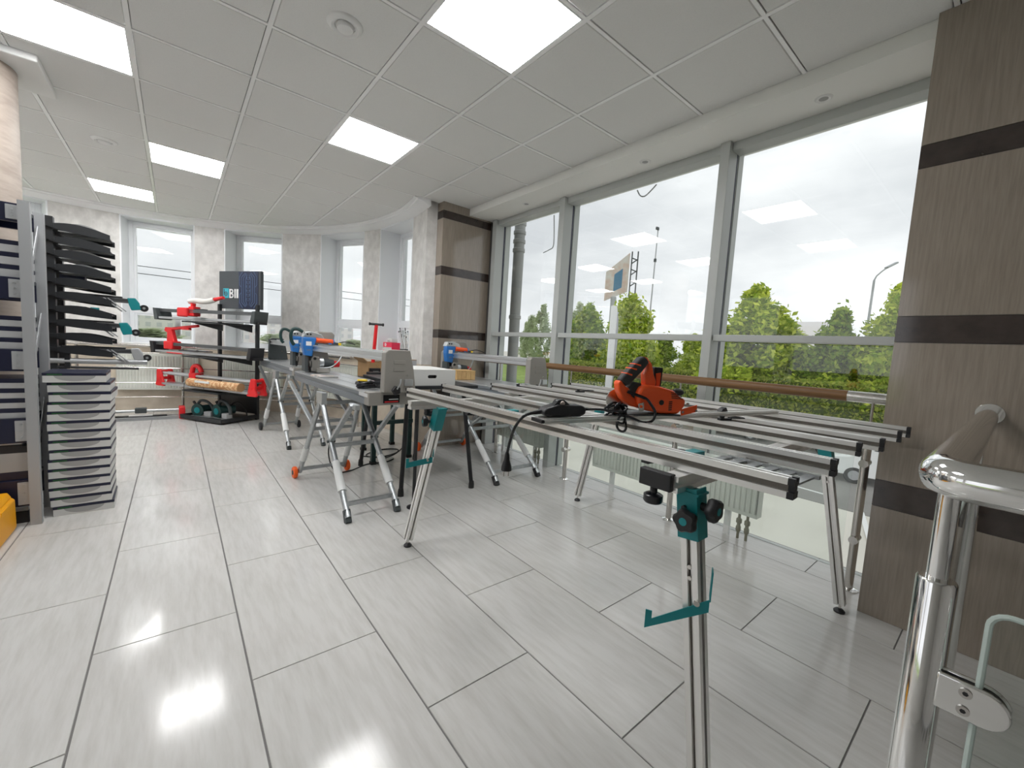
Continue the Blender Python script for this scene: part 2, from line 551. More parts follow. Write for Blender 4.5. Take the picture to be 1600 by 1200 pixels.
# ---- soffit over the glazing, head trim
so = MB().bx(2.80, 3.42, -3.2, 4.42, 2.842, 3.0)
tag(so.build('trim_1', 'soffit_paint'), 'lowered plasterboard soffit running above the big window', 'soffit', kind='structure')
for k, (x, y, lab) in enumerate(((2.99, .895, 'recessed downlight in the soffit nearest the brown pillar'), (2.99, 2.10, 'recessed downlight in the soffit above the middle pane'), (2.99, 3.58, 'recessed downlight in the soffit nearest the tiled column'))):
    V = thing('downlight', lab, 'downlight', (x, y, 2.842), group='small downlights in the soffit')
    MB().lathe([(.026, -.003), (.036, -.008), (.045, -.002), (.045, .002)], n=24).build('ring', 'paint_white', V, smooth=True)
    MB().lathe([(.001, -.0035), (.024, -.0035), (.025, .001)], n=20).build('lens', 'carton_grey', V, smooth=True)

# ---- curved bay wall with cornice
WIN = [(-48.0, -32.6), (-25.0, -9.4), (3.5, 18.8), (26.4, 41.8), (54.2, 69.4), (76.5, 92.0)]
ZS, ZH = 1.0, 2.845
wb = MB()
arc_block(wb, -90, 101, RW, RW + .42, ZH, 3.0)
prev = -90
for a0, a1 in WIN + [(101, 101)]:
    arc_block(wb, prev, a0, RW, RW + .42, ZS, ZH)
    prev = a1
tag(wb.build('wall_back', 'plaster', smooth=True), 'curved bay wall in mottled grey decorative plaster', 'wall', kind='structure')
wp_ = MB()
arc_block(wp_, -90, 101, RW - .004, RW + .42, 0, ZS - .001)
tag(wp_.build('wall_base', 'beige_stone', smooth=True), 'beige stone parapet below the bay windows', 'wall', kind='structure')
co = MB()
arc_profile(co, [(2.985, CZ + .004), (2.985, CZ - .012), (3.02, CZ - .02), (3.025, CZ - .034), (3.06, CZ - .036), (3.10, CZ - .048), (3.15, CZ - .075), (RW + .01, CZ - .078), (RW + .01, CZ + .004)], -90, 103)
tag(co.build('trim_2', 'grid_white', smooth=True), 'white stepped plaster cornice following the curved bay', 'cornice', kind='structure')

WLAB = ['bay window farthest left, behind the shelving rack', 'bay window just left of the black arm stand', 'wide bay window behind the top tile cutter, left of the sign',
        'bay window behind the grey sign board', 'narrow bay window behind the middle saw', 'bay window nearest the tiled column, seen edge on']
for k, (a0, a1) in enumerate(WIN):
    am = (a0 + a1) / 2
    hw = RW * math.sin(math.radians((a1 - a0) / 2))
    W = thing('window_%d' % (k + 1), 'white framed ' + WLAB[k], 'window', pol(am, RW * math.cos(math.radians((a1 - a0) / 2)), 0), -math.radians(am), kind='structure')
    jw = .004
    MB().bx(-hw - .11, -hw + jw, -.002, .43, ZS, ZH).build('reveal', 'pvc_white', W)
    MB().bx(hw - jw, hw + .11, -.002, .43, ZS, ZH).build('reveal', 'pvc_white', W)
    MB().bx(-hw, hw, -.002, .43, ZH - .012, ZH + .02).build('reveal', 'pvc_white', W)
    h = hw - jw
    y0, y1 = .30, .365
    fw = .055
    zt, zb, zm = ZH - .012, ZS + .01, 1.50
    fr = MB().bx(-h, -h + fw, y0, y1, zb, zt)
    fr.bx(h - fw, h, y0, y1, zb, zt); fr.bx(-h + fw, h - fw, y0, y1, zt - fw, zt); fr.bx(-h + fw, h - fw, y0, y1, zb, zb + fw)
    fr.build('frame', 'pvc_white', W, bevel=.004)
    MB().bx(-h + fw, h - fw, y0, y1, zm - .04, zm + .04).build('transom', 'pvc_white', W, bevel=.004)
    for (q0, q1) in ((zb + fw, zm - .04), (zm + .04, zt - fw)):
        b = MB()
        s_ = .03
        b.bx(-h + fw, -h + fw + s_, y0 + .012, y1 - .008, q0, q1); b.bx(h - fw - s_, h - fw, y0 + .012, y1 - .008, q0, q1)
        b.bx(-h + fw + s_, h - fw - s_, y0 + .012, y1 - .008, q0, q0 + s_); b.bx(-h + fw + s_, h - fw - s_, y0 + .012, y1 - .008, q1 - s_, q1)
        b.build('sash', 'pvc_white', W, bevel=.003)
        MB().bx(-h + fw + s_, h - fw - s_, .338, .344, q0 + s_, q1 - s_).build('pane', 'glass', W)
    MB().bx(-hw - .03, hw + .03, -.07, .31, ZS - .02, ZS + .012).build('window_sill', 'paint_white', W, bevel=.006)

# ---- walls out of view close the room; left openings added for more daylight
wl_ = MB().bx(-4.2, -3.961, -3.4, 5.25, 0, .6).bx(-4.2, -3.961, -3.4, 5.25, 2.8, 3.0)
for ya_, yb_ in ((-3.4, 1.2), (3.2, 3.5), (5.1, 5.25)):
    wl_.bx(-4.2, -3.961, ya_, yb_, .6, 2.8)
tag(wl_.build('wall_left', 'plaster'), 'plastered wall on the left, outside the picture, with tall openings added for daylight', 'wall', kind='structure')
tag(MB().bx(-4.2, 3.5, -3.6, -3.2, 0, 3.0).build('wall_front', 'plaster'), 'plain plastered wall behind the camera', 'wall', kind='structure')

# ---- tiled cladding helper
def clad(root, face, u0, u1, cuts, zb, bands, sign, axis, off=.008):
    """panels on a face plane; axis 'x': plane x=face running in y, axis 'y': plane y=face running in x"""
    us = [u0] + cuts + [u1]
    zs = [0.0]
    kinds = []
    for (b0, b1) in bands:
        zs += [b0, b1]; kinds += ['brown_tile', 'dark_band']
    zs += [zb]; kinds += ['brown_tile']
    for a in range(len(us) - 1):
        for b in range(len(zs) - 1):
            p, q = us[a] + .0012, us[a + 1] - .0012
            r, s = zs[b] + .0012, zs[b + 1] - .0012
            if s - r < .01: continue
            lo, hi = (face - off, face) if sign < 0 else (face, face + off)
            m = MB().bx(lo, hi, p, q, r, s) if axis == 'x' else MB().bx(p, q, lo, hi, r, s)
            m.build('wall_tile' if kinds[b] == 'brown_tile' else 'band_tile', kinds[b], root)
# ---- brown pillar / wall on the right
wr = MB().bx(2.763, 3.45, -3.2, .396, 0, 2.95).build('wall_right', 'grout')
tag(wr, 'brown stone tiled pillar on the right with dark bands', 'pillar', kind='structure')
PB = [(.573, .71), (1.402, 1.528), (2.224, 2.331)]
clad(wr, 2.763, -2.0, .404, [-1.4, -.8, -.2], 2.922, PB, -1, 'x')
clad(wr, .396, 2.763, 3.24, [], 2.842, PB, 1, 'y')
# ---- tiled column between bay and glazing
tcx, tcy = 2.44, 4.42
wc = MB().bx(tcx + .008, 3.45, tcy + .008, 5.05, 0, 2.95).build('wall_corner', 'grout')
tag(wc, 'beige brown tiled corner column between the bay and the glazing', 'column', kind='structure')
CB = [(.60, .70), (1.335, 1.435), (2.085, 2.185), (2.735, 2.825)]
clad(wc, tcy + .008, tcx, 3.13, [3.0], 2.922, CB, -1, 'y')
clad(wc, tcx + .008, tcy, 4.95, [], 2.922, CB, -1, 'x')

# ---- big glazing
gw = thing('window_7', 'floor to ceiling glazing with grey mullions along the right side', 'window', (0, 0, 0), kind='structure')
MUL = [(1.475, 1.545), (3.11, 3.185), (4.28, 4.36)]
for (a, b) in MUL:
    MB().bx(3.11, 3.235, a, b, 0, 2.842).build('mullion', 'mullion_paint', gw, bevel=.003)
    MB().bx(3.235, 3.262, a + .006, b - .006, 0, 2.842).build('gasket', 'mullion_gasket', gw)
    MB().bx(3.262, 3.34, a - .004, b + .004, 0, 2.842).build('outer_cap', 'mullion_paint', gw, bevel=.003)
MB().bx(3.235, 3.34, 4.36, 4.44, 0, 2.842).build('end_post', 'mullion_paint', gw)
bays = [(.404, 1.475), (1.545, 3.11), (3.185, 4.28)]
for (a, b) in bays:
    MB().bx(3.13, 3.24, a - .012, b - .002, 1.405, 1.452).build('transom', 'mullion_paint', gw, bevel=.003)
    MB().bx(3.15, 3.27, a, b, 2.782, 2.842).build('head_rail', 'mullion_paint', gw, bevel=.003)
    MB().bx(3.235, 3.265, a, b, -.03, .002).build('bottom_rail', 'mullion_paint', gw)
    MB().bx(3.246, 3.254, a, b, 1.452, 2.782).build('pane', 'glass', gw)
    MB().bx(3.246, 3.254, a, b, .002, 1.405).build('pane', 'glass', gw)

# ---- round stone column with square capital
rc = thing('round_column', 'round pinkish travertine column behind the shelving rack', 'column', (-1.05, 4.38, 0), kind='structure')
MB().cyl((0, 0, 0), (0, 0, 2.9), .25, 48).build('shaft', 'travertine', rc, smooth=True)
MB().bx(-.33, .39, -.28, .28, CZ - .045, CZ + .005).build('capital', 'paint_white', rc, bevel=.008)

# ================================================================== FIXTURES
def radiator(name_lab, loc, rz, width, zb=.19, zt=.55, legs=True, valve=None, h=None):
    r = thing('radiator', name_lab, 'radiator', loc, rz, group='white panel radiators')
    w2 = width / 2
    n = int(width / .035)
    poly = []
    for i in range(n):
        x = -w2 + width * i / n
        d = width / n
        poly += [(x + d * .12, -.05), (x + d * .28, -.058), (x + d * .72, -.058), (x + d * .88, -.05)]
    poly = [(-w2, -.05)] + poly + [(w2, -.05), (w2, -.035), (-w2, -.035)]
    MB().prism(poly, zb + .03, zt - .03, 'z').build('front_panel', 'radiator', r)
    MB().bx(-w2, w2, -.052, .03, zt - .03, zt).build('top_grille', 'radiator', r, bevel=.004)
    MB().bx(-w2, w2, -.052, -.034, zb, zb + .03).build('lower_edge', 'radiator', r, bevel=.004)
    MB().bx(-w2 + .01, w2 - .01, .012, .028, zb + .02, zt - .03).build('back_panel', 'radiator', r)
    for s in (-1, 1):
        MB().bx(s * w2 - .004, s * w2 + .004, -.05, .03, zb, zt).build('side_panel', 'radiator', r)
    if legs:
        for s in (-1, 1):
            MB().bx(s * w2 * .72 - .018, s * w2 * .72 + .018, -.02, .012, 0, zb + .1).build('leg', 'paint_white', r)
    else:
        for s in (-1, 1):
            MB().bx(s * w2 * .6 - .02, s * w2 * .6 + .02, .02, .075, zb + .1, zt - .06).build('bracket', 'paint_white', r)
    if valve:
        for dx in (0, .055):
            v = MB().cyl((valve + dx, -.01, 0), (valve + dx, -.01, zb + .02), .009, 10).build('pipe', 'brass_grey', r, smooth=True)
            MB().lathe([(.012, .05), (.017, .06), (.017, .085), (.012, .095), (.012, .11), (.019, .115), (.019, .14), (.011, .15)], (valve + dx, -.01, 0), 12).build('valve', 'brass_grey', v, smooth=True)
        MB().cyl((valve, -.01, zb - .005), (valve + .055, -.01, zb - .005), .008, 8).build('pipe', 'brass_grey', r)
    return r
# along the glazing (rz turns the front to -X)
radiator('white panel radiator by the glazing behind the rail table', (3.13, 1.75, 0), -PI / 2, 1.44, .19, .55, valve=.60)
radiator('white panel radiator by the glazing behind the right hand saw', (3.13, 3.62, 0), -PI / 2, .80, .19, .50, valve=.30)
for am, lab in ((11.2, 'white radiator under the wide bay window'), (34.1, 'white radiator under the bay window behind the sign'), (61.8, 'white radiator under the narrow bay window'), (-17, 'white radiator under the bay window by the arm stand')):
    p = pol(am, RW - .085)
    radiator(lab, p, -math.radians(am), .95, .32, .86, legs=False)

# ---- handrail in front of the glazing
RX = 2.98
hr = thing('window_railing', 'steel and glass railing with brown wooden handrail before the glazing', 'railing', (0, 0, 0))
MB().cyl((RX, .60, 1.103), (RX, 4.15, 1.103), .031, 20).build('wooden_handrail', 'rail_wood', hr, smooth=True)
MB().cyl((RX, .40, 1.103), (RX, .60, 1.103), .0305, 20).build('steel_handrail', 'steel', hr, smooth=True)
MB().cyl((RX, 4.15, 1.103), (RX, 4.42, 1.103), .0305, 20).build('steel_handrail', 'steel', hr, smooth=True)
PY = [.487, 1.609, 2.734, 3.871]
for y in PY:
    p = MB().cyl((RX, y, 0), (RX, y, .86), .021, 16).build('post', 'steel', hr, smooth=True)
    MB().cyl((RX, y, .86), (RX, y, 1.08), .007, 10).build('pin', 'steel', p, smooth=True)
    MB().lathe([(.045, 0), (.045, .006), (.03, .012), (.022, .014)], (RX, y, 0), 20).build('foot_ring', 'chrome', p, smooth=True)
    for zc in (.30, .74):
        MB().cyl((RX - .045, y, zc), (RX + .045, y, zc), .022, 14).build('glass_clamp', 'steel', p, smooth=True)
for a, b in zip(PY[:-1], PY[1:]):
    MB().bx(RX - .004, RX + .004, a + .05, b - .05, .12, .92).build('glass_panel', 'glass_rail', hr)
# ---- bay railing
br = thing('bay_railing', 'steel railing of thin curved bars along the bay wall', 'railing', (0, 0, 0))
for z in (.231, .442, .662, .880):
    MB().tube([pol(a, 2.90, z) for a in range(-60, 76, 5)], .008, 8).build('bar', 'steel', br, smooth=True)
MB().tube([pol(a, 2.90, .985) for a in range(-60, 76, 4)], .024, 12).build('top_rail', 'steel', br, smooth=True)
for a in (-55, -30, -5, 17.4, 38, 57, 75):
    p = MB().cyl(pol(a, 2.925, 0), pol(a, 2.925, .985), .020, 12).build('post', 'steel', br, smooth=True)
    q = pol(a, 2.925, 0)
    MB().lathe([(.042, 0), (.042, .006), (.022, .012)], q, 16).build('foot_ring', 'chrome', p, smooth=True)

# ---- stair railing in the right foreground
sr = thing('stair_railing', 'thick polished chrome stair railing with glass panels in the right foreground', 'railing', (0, 0, 0))
SX, SY, SZ = .935, .060, 1.098
rt = .031
pts = [(2.755, SY, SZ), (1.6, SY, SZ), (SX + .05, SY, SZ), (SX + .02, SY - .004, SZ), (SX + .006, SY - .016, SZ), (SX, SY - .04, SZ), (SX, -.6, SZ), (SX, -1.6, SZ)]
MB().tube(pts, rt, 28).build('handrail', 'chrome', sr, smooth=True)
MB().lathe([(.033, -.006), (.044, -.006), (.046, -.003), (.046, 0)], (2.755, SY, SZ), 28, 'x').build('wall_ring', 'chrome', sr, smooth=True)
for (x, y) in ((SX + .01, SY - .012), (SX + .0, -1.1)):
    p = MB().lathe([(.001, 0), (.0245, 0), (.0245, .93), (.022, .934), (.001, .934)], (x, y, 0), 28).build('post', 'chrome', sr, smooth=True)
    MB().cyl((x, y, .93), (x, y, SZ - .01), .0135, 20).build('neck', 'chrome', p, smooth=True)
    MB().lathe([(.05, 0), (.05, .008), (.027, .015)], (x, y, 0), 24).build('foot_ring', 'chrome', p, smooth=True)
# second post near the wall, and glass held by clamps on the stair side
p = MB().cyl((2.35, SY, 0), (2.35, SY, .93), .0225, 20).build('post', 'chrome', sr, smooth=True)
MB().cyl((2.35, SY, .93), (2.35, SY, SZ), .011, 14).build('neck', 'chrome', p, smooth=True)
MB().lathe([(.05, 0), (.05, .008), (.026, .015)], (2.35, SY, 0), 20).build('foot_ring', 'chrome', p, smooth=True)
cpoly = [(.020, -.029), (.020, .029)] + [(-.030 + .0 * i + -.029 * math.sin(math.radians(180 * i / 12)), .029 * math.cos(math.radians(180 * i / 12))) for i in range(13)]
def rail_clamp(x, y, z):
    c = MB().prism([(y + p, z + q) for p, q in cpoly], x - .014, x - .006, 'x')
    c.build('clamp_plate', 'chrome', sr, bevel=.003, smooth=True)
    MB().prism([(y + p, z + q) for p, q in cpoly], x + .006, x + .014, 'x').build('clamp_plate', 'chrome', sr, bevel=.003, smooth=True)
    MB().prism([(y + p * .93, z + q * .9) for p, q in cpoly], x - .006, x + .006, 'x').build('clamp_gasket', 'rubber', sr)
    for dz in (-.014, .014):
        s = MB().cyl((x - .0165, y - .012, z + dz), (x - .012, y - .012, z + dz), .0075, 16).build('screw', 'steel', sr, smooth=True)
        MB().cyl((x - .0168, y - .012, z + dz), (x - .0160, y - .012, z + dz), .0035, 6).build('socket', 'black', s)
rail_clamp(.940, .012, .765)
rail_clamp(.940, -1.06, .765)
gp = [(-.012, .12), (-1.05, .12), (-1.05, .912), (-.034, .912)] + [(-.034 + .022 * math.sin(math.radians(a)), .890 + .022 * math.cos(math.radians(a))) for a in (15, 35, 55, 75, 90)]
MB().prism(gp, .936, .944, 'x').build('glass_panel', 'glass_rail', sr)
MB().bx(1.0, 2.31, SY - .004, SY + .004, .12, .90).build('glass_panel', 'glass_rail', sr)
ed = [(.940, -.012, .12), (.940, -.012, .890)] + [(.940, -.034 + .022 * math.sin(math.radians(a_)), .890 + .022 * math.cos(math.radians(a_))) for a_ in (75, 55, 35, 15)] + [(.940, -.034, .912), (.940, -1.05, .912)]
MB().tube(ed, .0043, 8).build('glass_edge', 'glass_rim', sr, smooth=True)
MB().tube([(1.0, SY, .12), (1.0, SY, .90), (2.31, SY, .90)], .0043, 8).build('glass_edge', 'glass_rim', sr)

# ================================================================== ALUMINIUM RAIL TABLE
ZT = 1.0
rtb = thing('rail_table', 'aluminium slab cutting table of six long slotted rails on splayed legs', 'work table', (0, 0, 0))
rails = [((1.109, .295), (1.036, 2.20)), ((1.457, .297), (1.372, 2.385)), ((1.884, .322), (1.80, 2.42)), ((2.095, .293), (2.015, 2.36)), ((2.455, .292), (2.375, 2.38)), ((2.682, .291), (2.60, 2.38))]
for (a, b) in rails:
    hgt = .048
    p0 = Vector((a[0], a[1], ZT - hgt / 2)); p1 = Vector((b[0], b[1], ZT - hgt / 2))
    d = (p1 - p0).normalized()
    r = MB().slot(p0 + d * .012, p1 - d * .012, .034, hgt, .012, top=True).build('rail', 'aluminium', rtb)
    side = Vector((d.y, -d.x, 0))
    for sg_ in (-1, 1):
        MB().beam(p0 + d * .013 + side * (sg_ * .0065), p1 - d * .013 + side * (sg_ * .0065), .002, hgt * .32).build('slot_shade_strip', 'slot_shade', r)  # dark strip stands in for the shade deep in the groove
    for e0, e1 in ((p0, p0 + d * .014), (p1 - d * .014, p1)):
        MB().slot(e0, e1, .036, hgt + .001, .009, top=True).build('end_cap', 'black', r)
for y in (.555, 2.03):
    dx = -.07 * (y - .3) / 1.9
    MB().slot((1.03 + dx, y, .926), (2.72 + dx, y, .926), .045, .045, .008).build('cross_beam', 'aluminium', rtb)
legs = [((1.10, .425), (1.092, .53)), ((1.108, 2.277), (1.145, 2.015)), ((2.657, .457), (2.612, .60)), ((2.649, 2.259), (2.605, 2.04))]
for k, (f, tp) in enumerate(legs):
    p0 = Vector((f[0], f[1], .045)); p1 = Vector((tp[0], tp[1], .90))
    g = MB().slot4(p0, p1, .045, .012, up=(1, 0, 0)).build('leg', 'aluminium', rtb)
    MB().slot4(p0 + (p1 - p0) * .002, p1 - (p1 - p0) * .002, .0225, .004, up=(1, 0, 0)).build('slot_shade_core', 'slot_shade', g)  # dark core stands in for shade in the leg grooves
    ft = MB().lathe([(.001, 0), (.024, 0), (.025, .008), (.016, .018), (.006, .022)], (f[0], f[1], 0), 18).build('foot', 'black', g, smooth=True)
    MB().cyl((f[0], f[1], .02), (f[0], f[1], .05), .006, 10).build('foot_screw', 'steel', g)
    d = (p1 - p0).normalized()
    # two small bolts in the slot
    for zz in (.70, .67):
        c = p0 + (p1 - p0) * ((zz - .045) / .855)
        MB().cyl((c.x - .0235, c.y, c.z), (c.x - .013, c.y, c.z), .006, 10).build('bolt', 'steel', g)
def star_knob(parent, c, axis, r=.030, cap=True):
    """five lobed black knob on a short stem, with a teal disc"""
    ax = Vector(axis).normalized()
    n = 30
    up = Vector((0, 0, 1)) if abs(ax.z) < .9 else Vector((1, 0, 0))
    a = ax.cross(up).normalized(); b = ax.cross(a)
    c = Vector(c)
    vs = []; fs = []
    for lev, (h, s) in enumerate(((0, .86), (.006, 1), (.020, 1), (.026, .86))):
        for i in range(n):
            t = 2 * PI * i / n
            rr = r * s * (1 + .10 * math.cos(5 * t))
            vs.append(c + ax * (h + .012) + a * (rr * math.cos(t)) + b * (rr * math.sin(t)))
    for l in range(3):
        for i in range(n):
            fs.append((l * n + i, l * n + (i + 1) % n, (l + 1) * n + (i + 1) % n, (l + 1) * n + i))
    fs += [tuple(range(n)), tuple(3 * n + i for i in range(n))]
    k = MB().add(vs, fs).build('knob', 'black', parent, smooth=True)
    MB().cyl(c - ax * .012, c + ax * .014, .011, 14).build('knob_stem', 'black', k, smooth=True)
    if cap:
        MB().cyl(c + ax * .0375, c + ax * .039, .0105, 18).build('knob_cap', 'teal', k)
# teal brackets with knobs and parking hooks
def bracket(tp, f, side):
    t = Vector((tp[0], tp[1], .90)); b = Vector((f[0], f[1], .045))
    d = (b - t).normalized()
    q = t + d * .125
    g = MB().section(t + d * -.012, q, [(-.0285, -.027), (.0285, -.027), (.0285, .027), (.024, .027), (.024, -.0225), (-.024, -.0225), (-.024, .027), (-.0285, .027)], up=(1 * side, 0, 0)).build('leg_bracket', 'teal', rtb)
    MB().bx(tp[0] - .03, tp[0] + .03, tp[1] - .034, tp[1] + .034, .898, .904).build('bracket_plate', 'teal', rtb)
    return t, d
bracket(legs[0][1], legs[0][0], 1)
star_knob(rtb, (1.062, .512, .835), (-1, 0, 0))
star_knob(rtb, (1.092, .490, .868), (0, -1, 0))
MB().cyl((1.056, .531, .86), (1.066, .531, .86), .006, 10).build('bolt', 'black', rtb)
bracket(legs[1][1], legs[1][0], 1)
star_knob(rtb, (1.112, 2.075, .82), (-1, .25, 0))
star_knob(rtb, (1.13, 2.085, .872), (-.2, 1, 0))
bracket(legs[2][1], legs[2][0], 1)
bracket(legs[3][1], legs[3][0], 1)
# black clamp on the beam end with a round knob below
MB().bx(1.005, 1.03, .545, .640, .905, .952).build('clamp_block', 'black', rtb, bevel=.003)
MB().lathe([(.001, -.002), (.022, -.002), (.026, .003), (.026, .020), (.020, .024), (.010, .026), (.010, .05), (.001, .05)], (1.02, .60, .862), 24).build('clamp_knob', 'black_gloss', rtb, smooth=True)
# parking hooks: a bent teal flat bar bolted on the leg
def hook(c, dr, drop):
    c = Vector(c); d = Vector((dr[0], dr[1], 0)).normalized(); nrm = Vector((d.y, -d.x, 0))
    if nrm.y > 0: nrm = -nrm
    if abs(d.x) < .9 and nrm.x > 0: nrm = -nrm
    poly = [(-.030, .0), (.125, -drop - .030), (.125, -drop + .024), (.108, -drop + .024), (.108, -drop + .002), (-.030, .034)]
    f0 = nrm * .0335
    vs = [c + f0 + d * p + Vector((0, 0, q)) for p, q in poly] + [c + f0 + nrm * .003 + d * p + Vector((0, 0, q)) for p, q in poly]
    n = len(poly)
    h = MB().add(vs, [(i, (i + 1) % n, n + (i + 1) % n, n + i) for i in range(n)] + [tuple(range(n)), tuple(range(n, 2 * n))]).build('parking_hook', 'teal', rtb)
    e = c + f0 - d * .030
    MB().beam(e + Vector((0, 0, .036)), e + Vector((0, 0, .115)), .034, .003, up=d).build('hook_tab', 'teal', h)
    b = c + f0 + Vector((0, 0, .016))
    MB().cyl(b, b + nrm * .007, .0075, 14).build('bolt', 'steel', h, smooth=True)
hook((1.098, .490, .60), (-.45, .89), .065)
hook((1.122, 2.12, .575), (-1, .15), -.012)
# sliding clamp pieces riding on the rails
def clip(x, y, z, lab, rz=0):
    c = thing('rail_clip', lab, 'clamp', (x, y, z), rz, group='small black clips lying on the rails')
    MB().bx(-.012, .05, -.010, .010, 0, .010).build('body', 'black', c, bevel=.002)
    MB().tube([(.045, -.008, .012), (.085, -.016, .013), (.115, -.012, .012), (.12, 0, .012), (.115, .012, .012), (.085, .016, .013), (.045, .008, .012)], .003, 6).build('loop', 'black', c, smooth=True)
    MB().cyl((.005, 0, .010), (.005, 0, .020), .010, 12).build('dial', 'black', c, smooth=True)
clip(1.852, .80, 1.0, 'black wire clip on the third rail in front of the diagonal bar', -.4)
clip(2.033, 1.80, 1.0, 'black wire clip on the fourth rail near the right hand saw', -.3)
cl = thing('rail_clip', 'small grey spring clip on the fourth rail by the wooden box', 'clamp', (2.018, 2.28, 1.0), .4, group='small black clips lying on the rails')
MB().bx(-.03, .03, -.008, .008, 0, .006).build('body', 'galvanized', cl, bevel=.001)
MB().tube([(-.03, 0, .008), (-.07, .01, .009), (-.10, 0, .008)], .003, 6).build('loop', 'galvanized', cl)
# teal sliding stops hanging between the rails
for (x, y, lab) in ((1.17, 1.56, 'teal sliding stop between the first rails near the white box'), (1.22, .66, 'teal sliding stop between the first two rails near the front leg')):
    s = thing('sliding_stop', lab, 'clamp', (x, y, .955), -.1, group='teal sliding stops between the rails')
    MB().bx(-.09, .14, -.02, .02, -.012, .004).build('body', 'teal', s, bevel=.002)
    MB().cyl((.02, -.012, .004), (.02, -.012, .018), .012, 14).build('dial', 'black', s, smooth=True)
    MB().bx(-.14, -.09, -.012, .012, -.012, .0).build('tongue', 'black', s)
# ladder tray below the first two rails
tr = thing('ladder_tray', 'grey slatted tray lying between the first two rails', 'tray', (1.28, .52, .951), -.035)
for sx in (-.11, .11):
    MB().bx(sx - .008, sx + .008, -.20, .05, -.004, .006).build('side_bar', 'galvanized', tr)
for i in range(6):
    MB().bx(-.102, .102, -.19 + i * .045, -.165 + i * .045, -.003, .003).build('slat', 'galvanized', tr)

# ---- diagonal guide bar on the table
gb = thing('guide_bar', 'flat aluminium guide bar lying diagonally across the table rails', 'guide rail', (0, 0, 0))
A = Vector((1.014, 1.07, ZT + .008)); B = Vector((2.44, .80, ZT + .008))
MB().slot(A, B, .075, .016, .006).build('bar', 'aluminium', gb)
dd = (B - A).normalized(); nn = Vector((-dd.y, dd.x, 0))
for off in (-.022, .022):
    MB().beam(A + nn * off + Vector((0, 0, .0095)), B + nn * off + Vector((0, 0, .0095)), .010, .004).build('guide_rib', 'aluminium', gb)
MB().beam(A + dd * -.012, A + dd * .002, .07, .012).build('end_cap', 'black', gb)
MB().prism([(0, 0), (.05, 0), (.035, .02), (.01, .012)], -.012, .012, 'y').build('wedge_stop', 'black', gb, loc=(2.02, .885, ZT + .018), rot=(0, 0, -.18))

# ---- red hand saw
ang = -.42
rs = thing('hand_saw', 'red electric hand saw with dark grey loop handle on the guide bar', 'power saw', (1.385, 1.04, ZT + .018), ang)
S = 1 / 1880.0
def zp(lst, dx=0, dz=0):
    return [((x - 760) * S, (505 - y) * S) for x, y in lst]
MB().bx(.0, .30, -.05, .06, 0, .006).build('base_plate', 'saw_dark', rs, bevel=.001)
MB().prism(zp([(935, 345), (960, 285), (1020, 268), (1120, 275), (1250, 303), (1330, 358), (1372, 372), (1366, 430), (1312, 492), (1150, 488), (1010, 465), (945, 430)]), -.045, .035, 'y').build('motor_housing', 'saw_red', rs, bevel=.012, seg=3, smooth=True)
MB().prism(zp([(782, 262), (800, 240), (850, 288), (878, 300), (905, 360), (975, 400), (985, 455), (905, 440), (828, 385), (790, 320)]), -.026, .018, 'y').build('rear_arm', 'saw_red', rs, bevel=.007, seg=3, smooth=True)
MB().prism(zp([(798, 243), (830, 200), (958, 62), (985, 54), (1012, 62), (1040, 98), (1004, 146), (905, 252), (880, 278), (850, 290)]), -.024, .016, 'y').build('handle_grip', 'grip_grey', rs, bevel=.009, seg=3, smooth=True)
MB().prism(zp([(985, 52), (1015, 60), (1062, 108), (1086, 190), (1110, 240), (1112, 300), (1040, 292), (1020, 262), (1012, 190), (1036, 150), (1040, 104), (1010, 66)]), -.022, .014, 'y').build('front_arm', 'saw_red', rs, bevel=.006, seg=3, smooth=True)
for k, (a, b) in enumerate((((912, 108), (965, 120)), ((880, 142), (932, 152)), ((845, 182), (896, 196)))):
    MB().prism(zp([a, (b[0], b[1] - 3), (b[0] - 2, b[1] + 9), (a[0] - 6, a[1] + 7)]), -.027, .019, 'y').build('grip_stripe', 'saw_red', rs, bevel=.002)
MB().prism(zp([(862, 330), (930, 250), (1000, 262), (960, 330), (935, 425), (880, 390)]), -.020, .030, 'y').build('gear_housing', 'grip_grey', rs, bevel=.008, smooth=True)
MB().prism(zp([(1116, 130), (1196, 132), (1190, 285), (1170, 292), (1122, 270)]), .0, .035, 'y').build('guard_post', 'black', rs, bevel=.004)
MB().prism(zp([(1128, 180), (1172, 172), (1170, 285), (1142, 285)]), -.006, .0, 'y').build('guard_insert', 'saw_red', rs, bevel=.002)
kn = MB()
kn.lathe([(.001, 0), (.012, .002), (.0165, .012), (.016, .03), (.010, .048), (.001, .055)], (0, 0, 0), 18, 'x')
kn.build('front_knob', 'grip_grey', rs, smooth=True, loc=((1285 - 760) * S, -.012, (505 - 322) * S))
for i in range(4):
    y = 318 + i * 14
    MB().prism(zp([(1225 + i * 3, y), (1300 + i * 12, y + 4), (1300 + i * 12, y + 9), (1222 + i * 3, y + 5)]), -.0465, -.040, 'y').build('vent_slot', 'black', rs)
for i in range(5):
    y = 390 + i * 16
    MB().prism(zp([(1212, y), (1242, y - 3), (1242, y + 5), (1212, y + 8)]), -.0462, -.042, 'y').build('vent_slot', 'black', rs)
MB().cyl(((1145 - 760) * S, -.047, (505 - 400) * S), ((1145 - 760) * S, -.040, (505 - 400) * S), .011, 18).build('brush_cap', 'black', rs, smooth=True)
MB().prism(zp([(1322, 450), (1472, 412), (1476, 468), (1330, 502)]), -.048, -.044, 'y').build('front_plate', 'saw_red', rs, bevel=.002)
